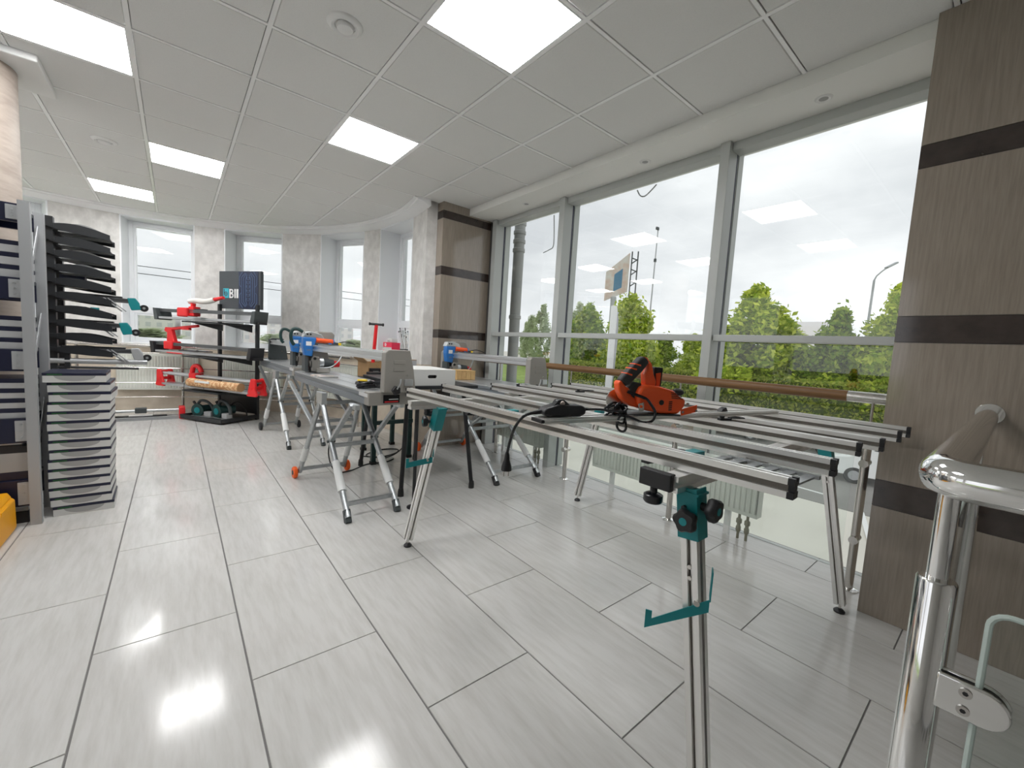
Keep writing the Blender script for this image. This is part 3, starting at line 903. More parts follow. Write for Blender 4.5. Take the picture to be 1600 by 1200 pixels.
for (x, y) in ((1338, 470), (1462, 458), (1380, 406)):
    MB().cyl(((x - 760) * S, -.052, (505 - y) * S), ((x - 760) * S, -.047, (505 - y) * S), .0055, 12).build('screw', 'steel', rs, smooth=True)
MB().prism(zp([(940, 412), (988, 400), (994, 470), (950, 480)]), -.050, -.046, 'y').build('depth_plate', 'steel', rs, bevel=.002)
MB().cyl(((964 - 760) * S, -.053, (505 - 434) * S), ((964 - 760) * S, -.049, (505 - 434) * S), .006, 12).build('depth_bolt', 'saw_red', rs)
MB().cyl((.05, .045, .05), (.05, .050, .05), .048, 32).build('blade', 'steel', rs, smooth=True)
def spline(pts, n=8):
    P = [Vector(p) for p in pts]
    out = []
    for i in range(len(P) - 1):
        p0 = P[max(i - 1, 0)]; p1 = P[i]; p2 = P[i + 1]; p3 = P[min(i + 2, len(P) - 1)]
        for k in range(n):
            t = k / n
            out.append(.5 * ((2 * p1) + (p2 - p0) * t + (2 * p0 - 5 * p1 + 4 * p2 - p3) * t * t + (3 * p1 - p0 - 3 * p2 + p3) * t ** 3))
    out.append(P[-1])
    return out
cordpts = [((870 - 760) * S, -.03, (505 - 330) * S), ((940 - 760) * S, -.042, (505 - 350) * S), ((1000 - 760) * S, -.050, (505 - 372) * S), (.135, -.07, .055), (.152, -.085, .020), (.135, -.095, -.012), (.09, -.098, -.018), (.04, -.08, .0), (.0, -.05, .006)]
MB().tube(spline(cordpts), .0052, 8).build('cord', 'black_gloss', rs, smooth=True)
MB().cyl(((862 - 760) * S, -.028, (505 - 325) * S), ((1000 - 760) * S, -.050, (505 - 372) * S), .0075, 10, .0055).build('cord_boot', 'black', rs, smooth=True)
# coiled bundle of the cord, hanging over the edge
def loop(c, rx, rz, tilt, ph, n=20):
    out = []
    for i in range(n):
        t = 2 * PI * i / n + ph
        out.append((c[0] + rx * math.cos(t), c[1] + .010 * math.sin(2 * t), c[2] + rz * math.sin(t) + tilt * math.cos(t) * rx))
    return out
for (c, rx, rz, ti) in (((-.025, -.055, .034), .026, .015, .2), ((-.005, -.062, .024), .034, .016, -.2), ((.0, -.070, .012), .022, .034, -.5), ((-.012, -.066, .020), .040, .013, .4), ((.012, -.074, -.022), .016, .034, -.3), ((.006, -.058, .03), .018, .022, .1)):
    MB().tube(loop(c, rx * 1.15, rz * 1.1, ti, 0), .0048, 8, closed=True).build('cord_loop', 'black_gloss', rs, smooth=True)
# ---- cord-switch box with plug
gx = thing('switch_box', 'black protective switch box on the cord, resting on the guide bar end', 'switch box', (1.115, 1.055, ZT + .022), -.36)
MB().prism([(-.085, .004), (-.07, 0), (.06, 0), (.082, .010), (.084, .030), (.07, .042), (-.03, .044), (-.075, .030), (-.088, .018)], -.032, .032, 'y').build('case', 'black', gx, bevel=.007, seg=3, smooth=True)
MB().prism([(-.045, .036), (-.03, .060), (-.005, .062), (.02, .044), (.02, .034)], -.022, .014, 'y').build('cover', 'black_gloss', gx, bevel=.004, smooth=True)
MB().cyl((-.012, -.024, .046), (-.012, -.018, .049), .0095, 14).build('reset_button', 'pink_stone', gx, smooth=True)
MB().cyl((-.085, 0, .014), (-.125, .002, .008), .009, 10, .006).build('cord_boot', 'black', gx, smooth=True)
MB().cyl((.08, 0, .024), (.105, 0, .024), .008, 10, .005).build('cord_boot', 'black', gx, smooth=True)
MB().tube(spline([(.10, 0, .024), (.15, -.012, .026), (.20, -.03, .024), (.25, -.035, .022)]), .0042, 8).build('cord', 'black_gloss', gx, smooth=True)
MB().tube(spline([(-.12, .002, .008), (-.15, .012, -.008), (-.172, .03, -.05), (-.182, .05, -.11), (-.186, .06, -.155)]), .0055, 8).build('cord', 'black_gloss', gx, smooth=True)
pg = MB().lathe([(.006, .155 - .155), (.009, -.01), (.011, -.03), (.019, -.055), (.020, -.07), (.001, -.072)], (-.186, .06, -.150), 16).build('plug', 'black', gx, smooth=True)
for s in (-1, 1):
    MB().cyl((-.186 + s * .009, .06, -.222), (-.186 + s * .009, .06, -.243), .0024, 8).build('plug_pin', 'steel', pg)

# ================================================================== RAIL TILE SAWS
def tile_saw(label, loc, rz, hw, Lf, ya, bed, rail_x, head_y, wheel_mat, near_end, far_end, sleeves=True, hwt=None, foot_mat='saw_dark', headtop=True, sleeve_far=True, strut_far=.6):
    r = thing('tile_saw', label, 'tile saw', loc, rz, group='long rail tile saws on folding stands')
    bx0, bx1, by0, by1, bz = bed
    za = bz - .165
    off = (bx0 + bx1) / 2
    def leg(s, y0, y1, z0):
        xt = s * hw * .9 + off * .25
        return Vector((s * hw, y0, z0)), Vector((xt, y1, za))
    for s in (-1, 1):
        p0, p1 = leg(s, 0, ya, .035)
        g = MB().cyl(p0, p1, .0205, 16).build('near_leg', 'galvanized', r, smooth=True)
        MB().beam((p0.x, -.004, 0), p0 + (p1 - p0) * .06, .042, .042, up=(0, 1, 0)).build('foot_cap', foot_mat, g, bevel=.003)
        if sleeves:
            MB().cyl(p0 + (p1 - p0) * .20, p0 + (p1 - p0) * .44, .030, 14, .027).build('foam_sleeve', 'foam_wrap', g, smooth=True)
        q0, q1 = leg(s, Lf, ya + .05, .055)
        q0.x = s * hw * 1.06
        g2 = MB().cyl(q0, q1, .0205, 16).build('wheel_leg', 'galvanized', r, smooth=True)
        if sleeve_far:
            MB().cyl(q0 + (q1 - q0) * .18, q0 + (q1 - q0) * .36, .028, 14, .026).build('foam_sleeve', 'foam_wrap', g2, smooth=True)
        wx = s * (hw * 1.06 + .036)
        wh = MB().lathe([(.012, -.016), (.046, -.016), (.052, -.009), (.052, .009), (.046, .016), (.012, .016)], (wx, Lf + .012, .052), 26, 'x').build('wheel', wheel_mat, r, smooth=True)
        MB().cyl((wx - .020, Lf + .012, .052), (wx + .020, Lf + .012, .052), .021, 16).build('hub', 'saw_dark', wh, smooth=True)
        # struts
        m = p0 + (p1 - p0) * .62
        MB().beam(m, (m.x + .012 * 0, by0 + .10, bz - .095), .034, .022).build('strut', 'galvanized', r, bevel=.002)
        n = q0 + (q1 - q0) * .68
        MB().beam(n, (n.x, min(by1 - .12, Lf + strut_far), bz - .095), .034, .022).build('strut', 'galvanized', r, bevel=.002)
        MB().cyl((m.x - .03, m.y, m.z), (m.x + .03, m.y, m.z), .012, 10).build('pivot', 'saw_dark', r, smooth=True)
        MB().bx(p1.x - .02, p1.x + .02, p1.y - .05, p1.y + .09, za - .02, bz - .09).build('hinge_plate', 'alu_dull', r, bevel=.003)
        MB().bx(s * hw * .9 + off * .25 - .018, s * hw * .9 + off * .25 + .018, by0 + .05, by0 + .17, bz - .125, bz - .09).build('latch_plate', 'alu_dull', r, bevel=.003)
    def bar(t_, a, b, w=.022, z0=.035):
        pass
    P0, P1 = leg(-1, 0, ya, .035); Q0, Q1 = leg(1, 0, ya, .035)
    for t_ in (.10, .58, .66, .985):
        u = P0 + (P1 - P0) * t_; v = Q0 + (Q1 - Q0) * t_
        MB().beam(u, v, .024, .030).build('crossbar', 'galvanized', r, bevel=.003)
    u = Vector((-hw * 1.06, Lf - .02, .085)); v = Vector((hw * 1.06, Lf - .02, .085))
    MB().beam(u, v, .024, .028).build('crossbar', 'galvanized', r, bevel=.003)
    P0, P1 = leg(-1, Lf, ya + .05, .055); Q0, Q1 = leg(1, Lf, ya + .05, .055)
    for t_ in (.62, .72):
        MB().beam(P0 + (P1 - P0) * t_, Q0 + (Q1 - Q0) * t_, .022, .028).build('crossbar', 'galvanized', r, bevel=.003)
    # bed
    bb = MB().prism([(bx0, bz - .088), (bx1, bz - .088), (bx1, bz - .010), (bx0, bz - .010), (bx0, bz - .030), (bx0 + .007, bz - .033), (bx0 + .007, bz - .048), (bx0, bz - .051)], by0, by1, 'y').build('bed', 'bed_grey', r)
    n = 3
    for i in range(n):
        a = bx0 + (bx1 - bx0) * i / n + .003; b = bx0 + (bx1 - bx0) * (i + 1) / n - .003
        MB().bx(a, b, by0 + .07, by1, bz - .010, bz).build('bed_plate', 'alu_dull', r, bevel=.001)
    MB().bx(bx0 - .002, bx1 + .002, by0 - .012, by0 + .07, bz - .09, bz + .002).build('end_cap', 'saw_grey', r, bevel=.004)
    MB().bx(bx0 - .0035, bx0 - .001, by0 + .01, by0 + .16, bz - .034, bz - .010).build('maker_label', 'sticker', r)
    MB().bx(bx0 + .10, bx0 + .22, by0 - .0145, by0 - .0118, bz - .075, bz - .018).build('rating_plate', 'black_gloss', r)
    MB().bx(bx0 + .14, bx0 + .21, by0 - .0155, by0 - .0144, bz - .052, bz - .046).build('plate_line', 'print_white', r)
    MB().bx(bx0 + .11, bx0 + .21, by0 - .0155, by0 - .0144, bz - .070, bz - .062).build('plate_line', 'red', r)
    # guide rail with end brackets
    zr = bz + .245
    gr_ = MB().slot((rail_x, by0 + .03, zr), (rail_x, by1 - .05, zr), .055, .058, .010).build('guide_rail', 'alu_dull', r)
    MB().bx(rail_x + .0, rail_x + .055, by0 + .03, by1 - .3, zr + .030, zr + .040).build('rail_flange', 'alu_dull', r)
    MB().bx(rail_x - .02, rail_x + .05, head_y - .55, head_y - .1, zr + .0405, zr + .0465).build('cover_strip', 'saw_dark', r)
    def endplate(y0, y1, m_):
        a, b = rail_x - .038, rail_x + .19
        poly = [(a - .006, bz + .002), (b + .01, bz + .002), (b - .012, bz + .16), (b - .045, zr + .052), (a + .025, zr + .052), (a, zr + .030)]
        e = MB().prism(poly, y0, y1, 'y').build('end_bracket', m_, r, bevel=.006)
        ym = y0 - .002
        for k in range(2):
            MB().bx(a + .06, a + .145, y0 - .003, y0 + .001, bz + .15 + k * .05, bz + .175 + k * .05).build('bracket_rib', m_, e, bevel=.0015)
        MB().cyl((a + .16, y0 - .003, bz + .12), (a + .16, y0 + .002, bz + .12), .006, 10).build('bracket_bolt', 'steel', e)
    endplate(by0 - .045, by0 + .02, near_end)
    endplate(by1 - .06, by1 + .0, far_end)
    star_knob(r, (rail_x + .03, by0 - .055, bz + .02), (0, -1, 0), .030, cap=False)
    MB().tube(spline([(rail_x + .03, by0 - .09, bz + .03), (rail_x + .05, by0 - .095, bz + .07), (rail_x + .055, by0 - .09, bz + .10)]), .006, 8).build('lock_lever', 'alu_dull', r, smooth=True)
    MB().bx(rail_x + .10, rail_x + .16, by0 - .075, by0 - .05, bz + .05, bz + .095).build('stop_block', 'alu_dull', r, bevel=.004)
    # saw head
    hx = rail_x - .06; hy = head_y
    H = MB().prism([(hx - .05, zr + .10), (hx - .055, zr + .02), (hx - .035, zr - .075), (hx + .03, zr - .085), (hx + .055, zr + .02), (hx + .07, zr + .10)], hy - .05, hy + .03, 'y').build('head_cover', 'blue', r, bevel=.010, seg=3)
    MB().bx(hx - .028, hx + .022, hy - .0525, hy - .049, zr + .02, zr + .06).build('maker_badge', 'print_white', H)
    MB().bx(hx - .02, hx + .015, hy - .0525, hy - .049, zr - .03, zr - .015).build('maker_badge', 'sign_line', H)
    MB().prism([(hx - .05, zr + .10), (hx + .07, zr + .10), (hx + .16, zr + .08), (hx + .12, zr + .135), (hx + .02, zr + .16), (hx - .03, zr + .15)], hy - .03, hy + .05, 'y').build('head_top', 'alu_dull', r, bevel=.006)
    for dx in (-.01, .018):
        MB().cyl((hx + dx, hy - .034, zr + .13), (hx + dx, hy - .026, zr + .13), .009, 12).build('head_bolt', 'black', r)
    MB().prism([(hx + .06, zr + .07), (hx + .25, zr + .04), (hx + .26, zr + .14), (hx + .235, zr + .165), (hx + .10, zr + .165)], hy + .01, hy + .13, 'y').build('blade_guard', 'saw_grey', r, bevel=.010)
    g = MB().cyl((hx + .065, hy - .035, zr + .075), (hx + .225, hy - .035, zr + .068), .0235, 18).build('grip', 'saw_red', r, smooth=True)
    MB().cyl((hx + .225, hy - .035, zr + .068), (hx + .235, hy - .035, zr + .068), .026, 18).build('grip_end', 'blue', g, smooth=True)
    MB().bx(hx + .16, hx + .30, hy - .05, hy + .06, zr + .034, zr + .062).build('carriage', 'saw_dark', r, bevel=.006)
    MB().bx(hx + .18, hx + .21, hy - .055, hy - .045, zr + .03, zr + .055).build('carriage_latch', 'blue', r, bevel=.003)
    MB().bx(hx + .275, hx + .305, hy - .052, hy - .03, zr + .034, zr + .06).build('carriage_tab', 'yellow_tape', r, bevel=.003)
    if headtop:
        MB().tube(spline([(hx - .04, hy + .02, zr + .15), (hx - .09, hy + .02, zr + .175), (hx - .13, hy + .02, zr + .165), (hx - .145, hy + .02, zr + .11), (hx - .135, hy + .02, zr + .05), (hx - .115, hy + .02, zr + .02)], 6), .016, 10).build('loop_handle', 'dark_green', r, smooth=True)
    # lower part: splash guard, motor, blade, hose
    MB().bx(hx - .03, hx + .002, hy - .03, hy + .08, bz + .01, zr - .075).build('splash_guard', 'saw_dark', r, bevel=.004)
    MB().cyl((hx + .02, hy + .03, bz + .085), (hx + .028, hy + .03, bz + .085), .085, 30).build('blade', 'black', r, smooth=True)
    MB().prism([(hx + .03, bz + .012), (hx + .10, bz + .012), (hx + .115, bz + .09), (hx + .10, bz + .16), (hx + .04, bz + .17), (hx + .012, bz + .10)], hy - .05, hy + .03, 'y').build('motor_gear', 'saw_grey', r, bevel=.010)
    mt = MB().cyl((hx + .11, hy - .01, bz + .10), (hx + .24, hy - .01, bz + .09), .048, 20, .042).build('motor', 'saw_dark', r, smooth=True)
    MB().cyl((hx + .10, hy - .01, bz + .10), (hx + .14, hy - .01, bz + .10), .054, 20).build('motor_ring', 'alu_dull', mt, smooth=True)
    MB().cyl((hx + .24, hy - .01, bz + .09), (hx + .30, hy - .01, bz + .085), .036, 18, .030).build('motor_cap', 'red', mt, smooth=True)
    MB().cyl((hx + .055, hy - .056, bz + .14), (hx + .055, hy - .048, bz + .14), .014, 14).build('head_bolt', 'black', r)
    MB().bx(hx + .07, hx + .19, hy - .08, hy - .02, bz + .004, bz + .045).build('water_tray', 'saw_grey', r, bevel=.005)
    MB().tube(spline([(hx + .10, hy - .05, bz + .05), (hx + .20, hy - .07, bz + .06), (hx + .28, hy - .05, bz + .12), (hx + .33, hy - .03, zr - .04)]), .007, 8).build('hose', 'galvanized', r, smooth=True)
    MB().tube(spline([(hx + .30, hy, zr + .06), (hx + .36, hy - .05, zr + .075), (hx + .42, hy - .12, zr + .05)]), .0045, 8).build('cable', 'rubber', r, smooth=True)
    return r
s1 = tile_saw('grey rail tile saw on orange wheeled stand in the middle of the floor', (1.09, 2.80, 0), math.radians(2.5), .182, 1.15, .745, (-.085, .30, -.05, 1.80, .905), .045, 1.62, 'orange', 'saw_grey', 'saw_grey')
s0 = tile_saw('farther rail tile saw with black wheels and dark end bracket near the bay', (1.145, 5.0, 0), math.radians(3.0), .182, 1.17, .745, (-.14, .24, .02, 1.72, .905), .0, .30, 'black', 'saw_grey', 'saw_dark', sleeve_far=True)
s2 = tile_saw('right hand rail tile saw partly hidden behind the white box', (2.535, 2.91, 0), math.radians(1.2), .262, 1.42, .80, (-.26, .30, -.10, 1.42, .895), -.03, 1.22, 'orange', 'saw_grey', 'saw_grey', headtop=False, foot_mat='black', strut_far=-.1)
# yellow and black bits on the middle saw: coiled cable, yellow tape, loose tile strips
def coil(label, loc, rz, rx=.10, ry=.035, turns=6, m='black_gloss'):
    c = thing('coiled_cable', label, 'cable', loc, rz)
    for i in range(turns):
        pts = []
        for k in range(20):
            t = 2 * PI * k / 20
            pts.append(((rx + .006 * (i % 3)) * math.cos(t), (ry + .004 * (i % 2)) * math.sin(t) + (i - turns / 2) * .004, .008 + .010 * (i // 2) + .004 * math.sin(3 * t + i)))
        MB().tube(pts, .006, 7, closed=True).build('turn', m, c, smooth=True)
    MB().tube([(.0, -ry - .016, .02), (.0, -ry * .6, .045), (.0, ry * .4, .05), (.0, ry + .02, .02)], .005, 6).build('tie', 'rubber', c, smooth=True)
    return c
coil('black cable coiled beside the end bracket of the middle saw', (1.13, 3.02, .907), .15, .11, .05, 8)
coil('black cable loops around the end bracket of the right hand saw', (2.60, 2.93, .897), .05, .13, .04, 5)
tg = thing('tile_strips', 'loose pale tile offcuts on the bed of the middle saw', 'offcuts', (1.02, 3.95, .906), .3)
for i in range(4):
    MB().bx(-.06 + i * .01, .10 - i * .012, -.12 + i * .06, -.07 + i * .06, .000, .009).build('strip', 'pink_stone' if i % 2 else 'carton_grey', tg, rot=(0, 0, .12 * i - .2))

# ================================================================== BENCHES AND BOXES BETWEEN THE SAWS
bk = thing('work_bench', 'folding work bench with black tube legs under the white box', 'work bench', (0, 0, 0))
BZ = .925
for (f, tp) in (((1.422, 3.087), (1.475, 3.13)), ((2.036, 2.971), (1.95, 3.05)), ((1.998, 4.018), (1.96, 3.93)), ((1.43, 4.06), (1.48, 3.93))):
    l = MB().cyl((f[0], f[1], .03), (tp[0], tp[1], BZ - .03), .0185, 16).build('leg', 'black', bk, smooth=True)
    MB().lathe([(.001, 0), (.024, 0), (.024, .035), (.021, .06), (.0186, .065)], (f[0], f[1], 0), 16).build('foot', 'rubber', l, smooth=True)
MB().bx(1.40, 2.02, 2.92, 3.42, BZ - .028, BZ).build('bench_top', 'stand_black', bk, bevel=.004)
MB().bx(1.40, 2.02, 3.46, 3.98, BZ - .028, BZ).build('bench_top', 'stand_black', bk, bevel=.004)
MB().bx(1.46, 1.50, 3.0, 3.95, BZ - .06, BZ - .029).build('side_beam', 'black', bk)
MB().bx(1.92, 1.96, 3.0, 3.95, BZ - .06, BZ - .029).build('side_beam', 'black', bk)
tv = thing('trestle_vice', 'blue and black clamp vice on a grey trestle leg beside the middle saw', 'vice', (1.40, 2.80, 0))
MB().cyl((.005, .02, .0), (.0, 0, .80), .013, 14).build('leg', 'black', tv, smooth=True)
MB().lathe([(.05, 0), (.05, .008), (.018, .02)], (.005, .02, 0), 18).build('foot', 'black', tv, smooth=True)
MB().bx(-.06, .02, -.03, .04, .82, .872).build('blue_jaw', 'blue', tv, bevel=.005)
MB().bx(.022, .085, -.035, .045, .80, .872).build('black_jaw', 'black', tv, bevel=.005)
MB().bx(-.055, .085, -.028, .038, .795, .819).build('jaw_base', 'galvanized', tv, bevel=.004)
MB().lathe([(.001, 0), (.045, .0), (.05, .008), (.045, .018), (.001, .02)], (.085, -.03, .765), 20).build('hand_wheel', 'navy', tv, smooth=True)
MB().cyl((.085, -.03, .78), (.07, 0, .80), .012, 10).build('spindle', 'galvanized', tv)

wbx = thing('white_box', 'white cardboard box with a dark oval handle hole', 'box', (1.595, 3.19, BZ), -.02)
WW, WD, WHh = .43, .47, .128
t_ = .006
MB().bx(-WW / 2, WW / 2, -WD / 2, WD / 2, 0, .006).build('bottom', 'carton_white', wbx)
MB().bx(-WW / 2, WW / 2, -WD / 2, WD / 2, WHh - .006, WHh).build('lid', 'carton_white', wbx, bevel=.002)
# front with a real slot: strips around the hole
hx0, hx1, hz0, hz1 = -.035, .045, .058, .084
MB().bx(-WW / 2, hx0, -WD / 2, -WD / 2 + t_, .006, WHh - .006).build('front_board', 'carton_white', wbx)
MB().bx(hx1, WW / 2, -WD / 2, -WD / 2 + t_, .006, WHh - .006).build('front_board', 'carton_white', wbx)
MB().bx(hx0, hx1, -WD / 2, -WD / 2 + t_, .006, hz0).build('front_board', 'carton_white', wbx)
MB().bx(hx0, hx1, -WD / 2, -WD / 2 + t_, hz1, WHh - .006).build('front_board', 'carton_white', wbx)
for s in (0, 1):
    x = hx0 if s == 0 else hx1
    c = x + (.013 if s == 0 else -.013)
    arc = [(x, hz0), (c, hz0)] + [(c + (-.013 if s == 0 else .013) * math.sin(math.radians(a)), (hz0 + hz1) / 2 - .013 * math.cos(math.radians(a))) for a in range(15, 180, 15)] + [(c, hz1), (x, hz1)]
    MB().prism(arc, -WD / 2, -WD / 2 + t_, 'y').build('hole_corner', 'carton_white', wbx)
MB().bx(hx0, hx1, -WD / 2 + .02, -WD / 2 + .03, hz0 - .02, hz1 + .02).build('hole_backing', 'black', wbx)  # black sheet just behind the handle hole makes the opening dark
MB().bx(-WW / 2, -WW / 2 + t_, -WD / 2 + t_, WD / 2, .006, WHh - .006).build('side_board', 'carton_white', wbx)
MB().bx(WW / 2 - t_, WW / 2, -WD / 2 + t_, WD / 2, .006, WHh - .006).build('side_board', 'carton_white', wbx)
MB().bx(-WW / 2, WW / 2, WD / 2 - t_, WD / 2, .006, WHh - .006).build('back_board', 'carton_white', wbx)

# pine box on the right hand saw bed
pb = thing('wooden_box', 'small pine wood crate beside the white box', 'crate', (2.405, 3.80, .896), -.1)
MB().bx(-.11, .11, -.10, .10, .0, .004).build('bottom', 'pine', pb)
for i in range(4):
    MB().bx(-.11 + i * .055 + .001, -.055 + i * .055 - .001, -.104, -.094, .004, .094).build('front_slat', 'pine', pb, bevel=.001)
MB().bx(-.11, .11, .094, .104, .004, .094).build('back_board', 'pine', pb)
for s in (-1, 1):
    MB().bx(s * .105 - .005, s * .105 + .005, -.094, .094, .004, .094).build('side_board', 'pine', pb)
MB().bx(-.112, .112, -.106, .106, .094, .100).build('lid', 'pine', pb, bevel=.001)

gbn = thing('storage_bench', 'bench with dark green legs behind the middle saw', 'work bench', (0, 0, 0))
for (x, y) in ((1.656, 4.63), (2.05, 4.76), (1.55, 4.05), (1.98, 4.14)):
    l = MB().bx(x - .022, x + .022, y - .022, y + .022, .03, .83).build('leg', 'dark_green', gbn, bevel=.002)
    MB().bx(x - .028, x + .028, y - .028, y + .028, 0, .03).build('foot', 'rubber', l)
MB().prism([(1.50, 4.01), (2.03, 4.09), (2.12, 4.80), (1.60, 4.72)], .83, .86, 'z').build('bench_top', 'saw_dark', gbn, bevel=.003)
MB().bx(1.55, 1.98, 4.06, 4.09, .40, .44).build('stretcher', 'dark_green', gbn)

cb = thing('open_carton', 'open brown cardboard carton with raised flap on the bench', 'carton', (1.70, 4.50, .86), .15)
MB().bx(-.13, .13, -.11, .11, 0, .006).build('bottom', 'cardboard', cb)
for q in ((-.13, .13, -.11, -.104), (-.13, .13, .104, .11), (-.13, -.124, -.104, .104), (.124, .13, -.104, .104)):
    MB().bx(*q, .006, .16).build('side', 'cardboard', cb)
MB().prism([(-.13, .16), (-.22, .23), (-.216, .235), (-.124, .166)], -.10, .10, 'y').build('flap', 'cardboard', cb)
MB().prism([(.13, .16), (.19, .14), (.19, .146), (.124, .166)], -.10, .10, 'y').build('flap', 'cardboard', cb)
tb = thing('tall_carton', 'pale grey carton with brown edge next to the open carton', 'carton', (2.0, 4.38, .86), .1)
MB().bx(-.12, .10, -.10, .10, 0, .20).build('body', 'carton_silver', tb, bevel=.003)
MB().bx(-.14, -.121, -.10, .10, 0, .20).build('brown_edge', 'cardboard', tb)
MB().bx(-.12, .10, -.10, .10, .2005, .206).build('lid', 'cardboard', tb)
# black tool cases
for (x, y, w_, d_, h_, lab) in ((1.62, 4.22, .16, .12, .07, 'low dark plastic case in front of the open carton'), (1.66, 4.40, .12, .10, .10, 'small dark tool case left of the open carton')):
    c = thing('tool_case', lab, 'case', (x, y, .86), .1)
    MB().bx(-w_ / 2, w_ / 2, -d_ / 2, d_ / 2, 0, h_ * .55).build('base', 'saw_dark', c, bevel=.006)
    MB().bx(-w_ / 2, w_ / 2, -d_ / 2, d_ / 2, h_ * .57, h_).build('lid', 'black', c, bevel=.006)
    MB().bx(-.03, .03, -d_ / 2 - .008, -d_ / 2, h_ * .4, h_ * .7).build('latch', 'galvanized', c)
ty = thing('tape_roll', 'yellow tape roll on the bed of the middle saw', 'tape', (1.20, 3.42, .906), 0)
MB().lathe([(.024, 0), (.040, 0), (.040, .024), (.024, .024)], n=24).build('tape', 'yellow_tape', ty, smooth=True)
MB().lathe([(.019, .001), (.0235, .001), (.0235, .023), (.019, .023)], n=24).build('core', 'cardboard', ty, smooth=True)
# red lifter with T handle standing in the open carton
td = thing('t_handle_lifter', 'red tubular lifter with black T handle rising from the open carton', 'lifter', (1.68, 4.50, .868), 0)
MB().cyl((0, 0, .0), (.035, 0, .56), .019, 16).build('tube', 'red', td, smooth=True)
MB().cyl((-.035, 0, .567), (.105, 0, .567), .0125, 12).build('t_handle', 'grip_grey', td, smooth=True)
for x in (-.04, .11):
    MB().lathe([(.001, -.008), (.016, -.006), (.018, 0), (.016, .006), (.001, .008)], (x, 0, .567), 14, 'x').build('end_knob', 'black', td, smooth=True)
MB().prism([(-.03, 0), (.04, 0), (.03, .10), (.005, .12), (-.02, .10)], -.02, .02, 'y').build('shoe', 'red', td, bevel=.004)

# window sill goods at the last bay window
sp = pol(80.0, RW + .10, ZS + .012)
stb = thing('striped_box', 'white box with red stripes under the bright red box', 'box', sp, -math.radians(80))
MB().bx(-.12, .13, -.075, .075, 0, .128).build('body', 'carton_white', stb, bevel=.002)
for i in range(5):
    MB().prism([(-.11 + i * .046, .01), (-.09 + i * .046, .01), (-.075 + i * .046, .118), (-.095 + i * .046, .118)], -.0765, -.0748, 'y').build('red_stripe', 'pink_box', stb)
sp = (sp[0], sp[1], sp[2] + .129)
pkb = thing('pink_box', 'bright red box with white flower print on the window sill', 'box', sp, -math.radians(80))
MB().bx(-.11, .11, -.07, .07, 0, .10).build('body', 'pink_box', pkb, bevel=.002)
MB().bx(-.11, .11, -.0705, -.0695, 0, .030).build('lower_stripe', 'carton_white', pkb)
for k in range(5):
    a = 2 * PI * k / 5
    MB().cyl((-.045 + .016 * math.cos(a), -.0722, .065 + .016 * math.sin(a)), (-.045 + .016 * math.cos(a), -.0700, .065 + .016 * math.sin(a)), .009, 10).build('petal', 'print_white', pkb)
wp = thing('white_pack', 'white plastic pack on top of the bright red box', 'pack', (sp[0], sp[1], sp[2] + .10), -math.radians(80))
MB().prism([(-.06, 0), (.08, 0), (.075, .05), (.02, .07), (-.05, .045)], -.05, .05, 'y').build('bag', 'carton_white', wp, bevel=.01)
MB().bx(-.03, .03, -.0512, -.0498, .012, .030).build('stripe', 'carton_grey', wp)
qp = pol(86.3, RW + .12, ZS + .012)
pd = thing('goods_box', 'plain grey box under the rod holder on the window sill', 'box', qp, -math.radians(86))
MB().bx(-.075, .075, -.07, .07, 0, .10).build('body', 'carton_grey', pd, bevel=.002)
MB().bx(-.077, .077, -.072, .072, .101, .118).build('lid', 'carton_silver', pd, bevel=.002)
qp = (qp[0], qp[1], qp[2] + .119)
rk = thing('rod_holder', 'wire holder of black tipped rods on the window sill', 'rod holder', qp, -math.radians(86))
MB().bx(-.07, .07, -.06, .06, 0, .03).build('base', 'stand_black', rk, bevel=.003)
random.seed(3)
for i in range(14):
    x = -.06 + .12 * (i % 7) / 6; y = -.03 + .06 * (i // 7)
    lean = random.uniform(-.10, .02)
    hgt = random.uniform(.16, .30)
    rd = MB().cyl((x, y, .03), (x + lean, y - .02, .03 + hgt), .0022, 6).build('rod', 'steel', rk)
    MB().cyl((x + lean * .96, y - .02, .03 + hgt * .96), (x + lean * 1.05, y - .021, .03 + hgt * 1.05), .006, 8).build('tip', 'black', rd)
# cables on the floor
for (pts, lab) in (([(1.14, 4.02, .42), (1.10, 3.98, .18), (1.14, 3.90, .03), (1.28, 3.92, .006), (1.50, 4.06, .006), (1.68, 4.05, .006), (1.80, 4.12, .006)], 'black power cable hanging from the middle saw to the floor'),
                   ([(1.55, 4.36, .006), (1.72, 4.26, .006), (1.92, 4.34, .006), (2.0, 4.48, .006), (1.86, 4.55, .006), (1.66, 4.46, .006), (1.60, 4.34, .006), (1.75, 4.20, .006), (1.95, 4.22, .10), (1.99, 4.10, .40)], 'black cable lying in loops under the green legged bench')):
    o = MB().tube(spline(pts, 10), .006, 8).build('floor_cable', 'rubber', smooth=True)
    tag(o, lab, 'cable')

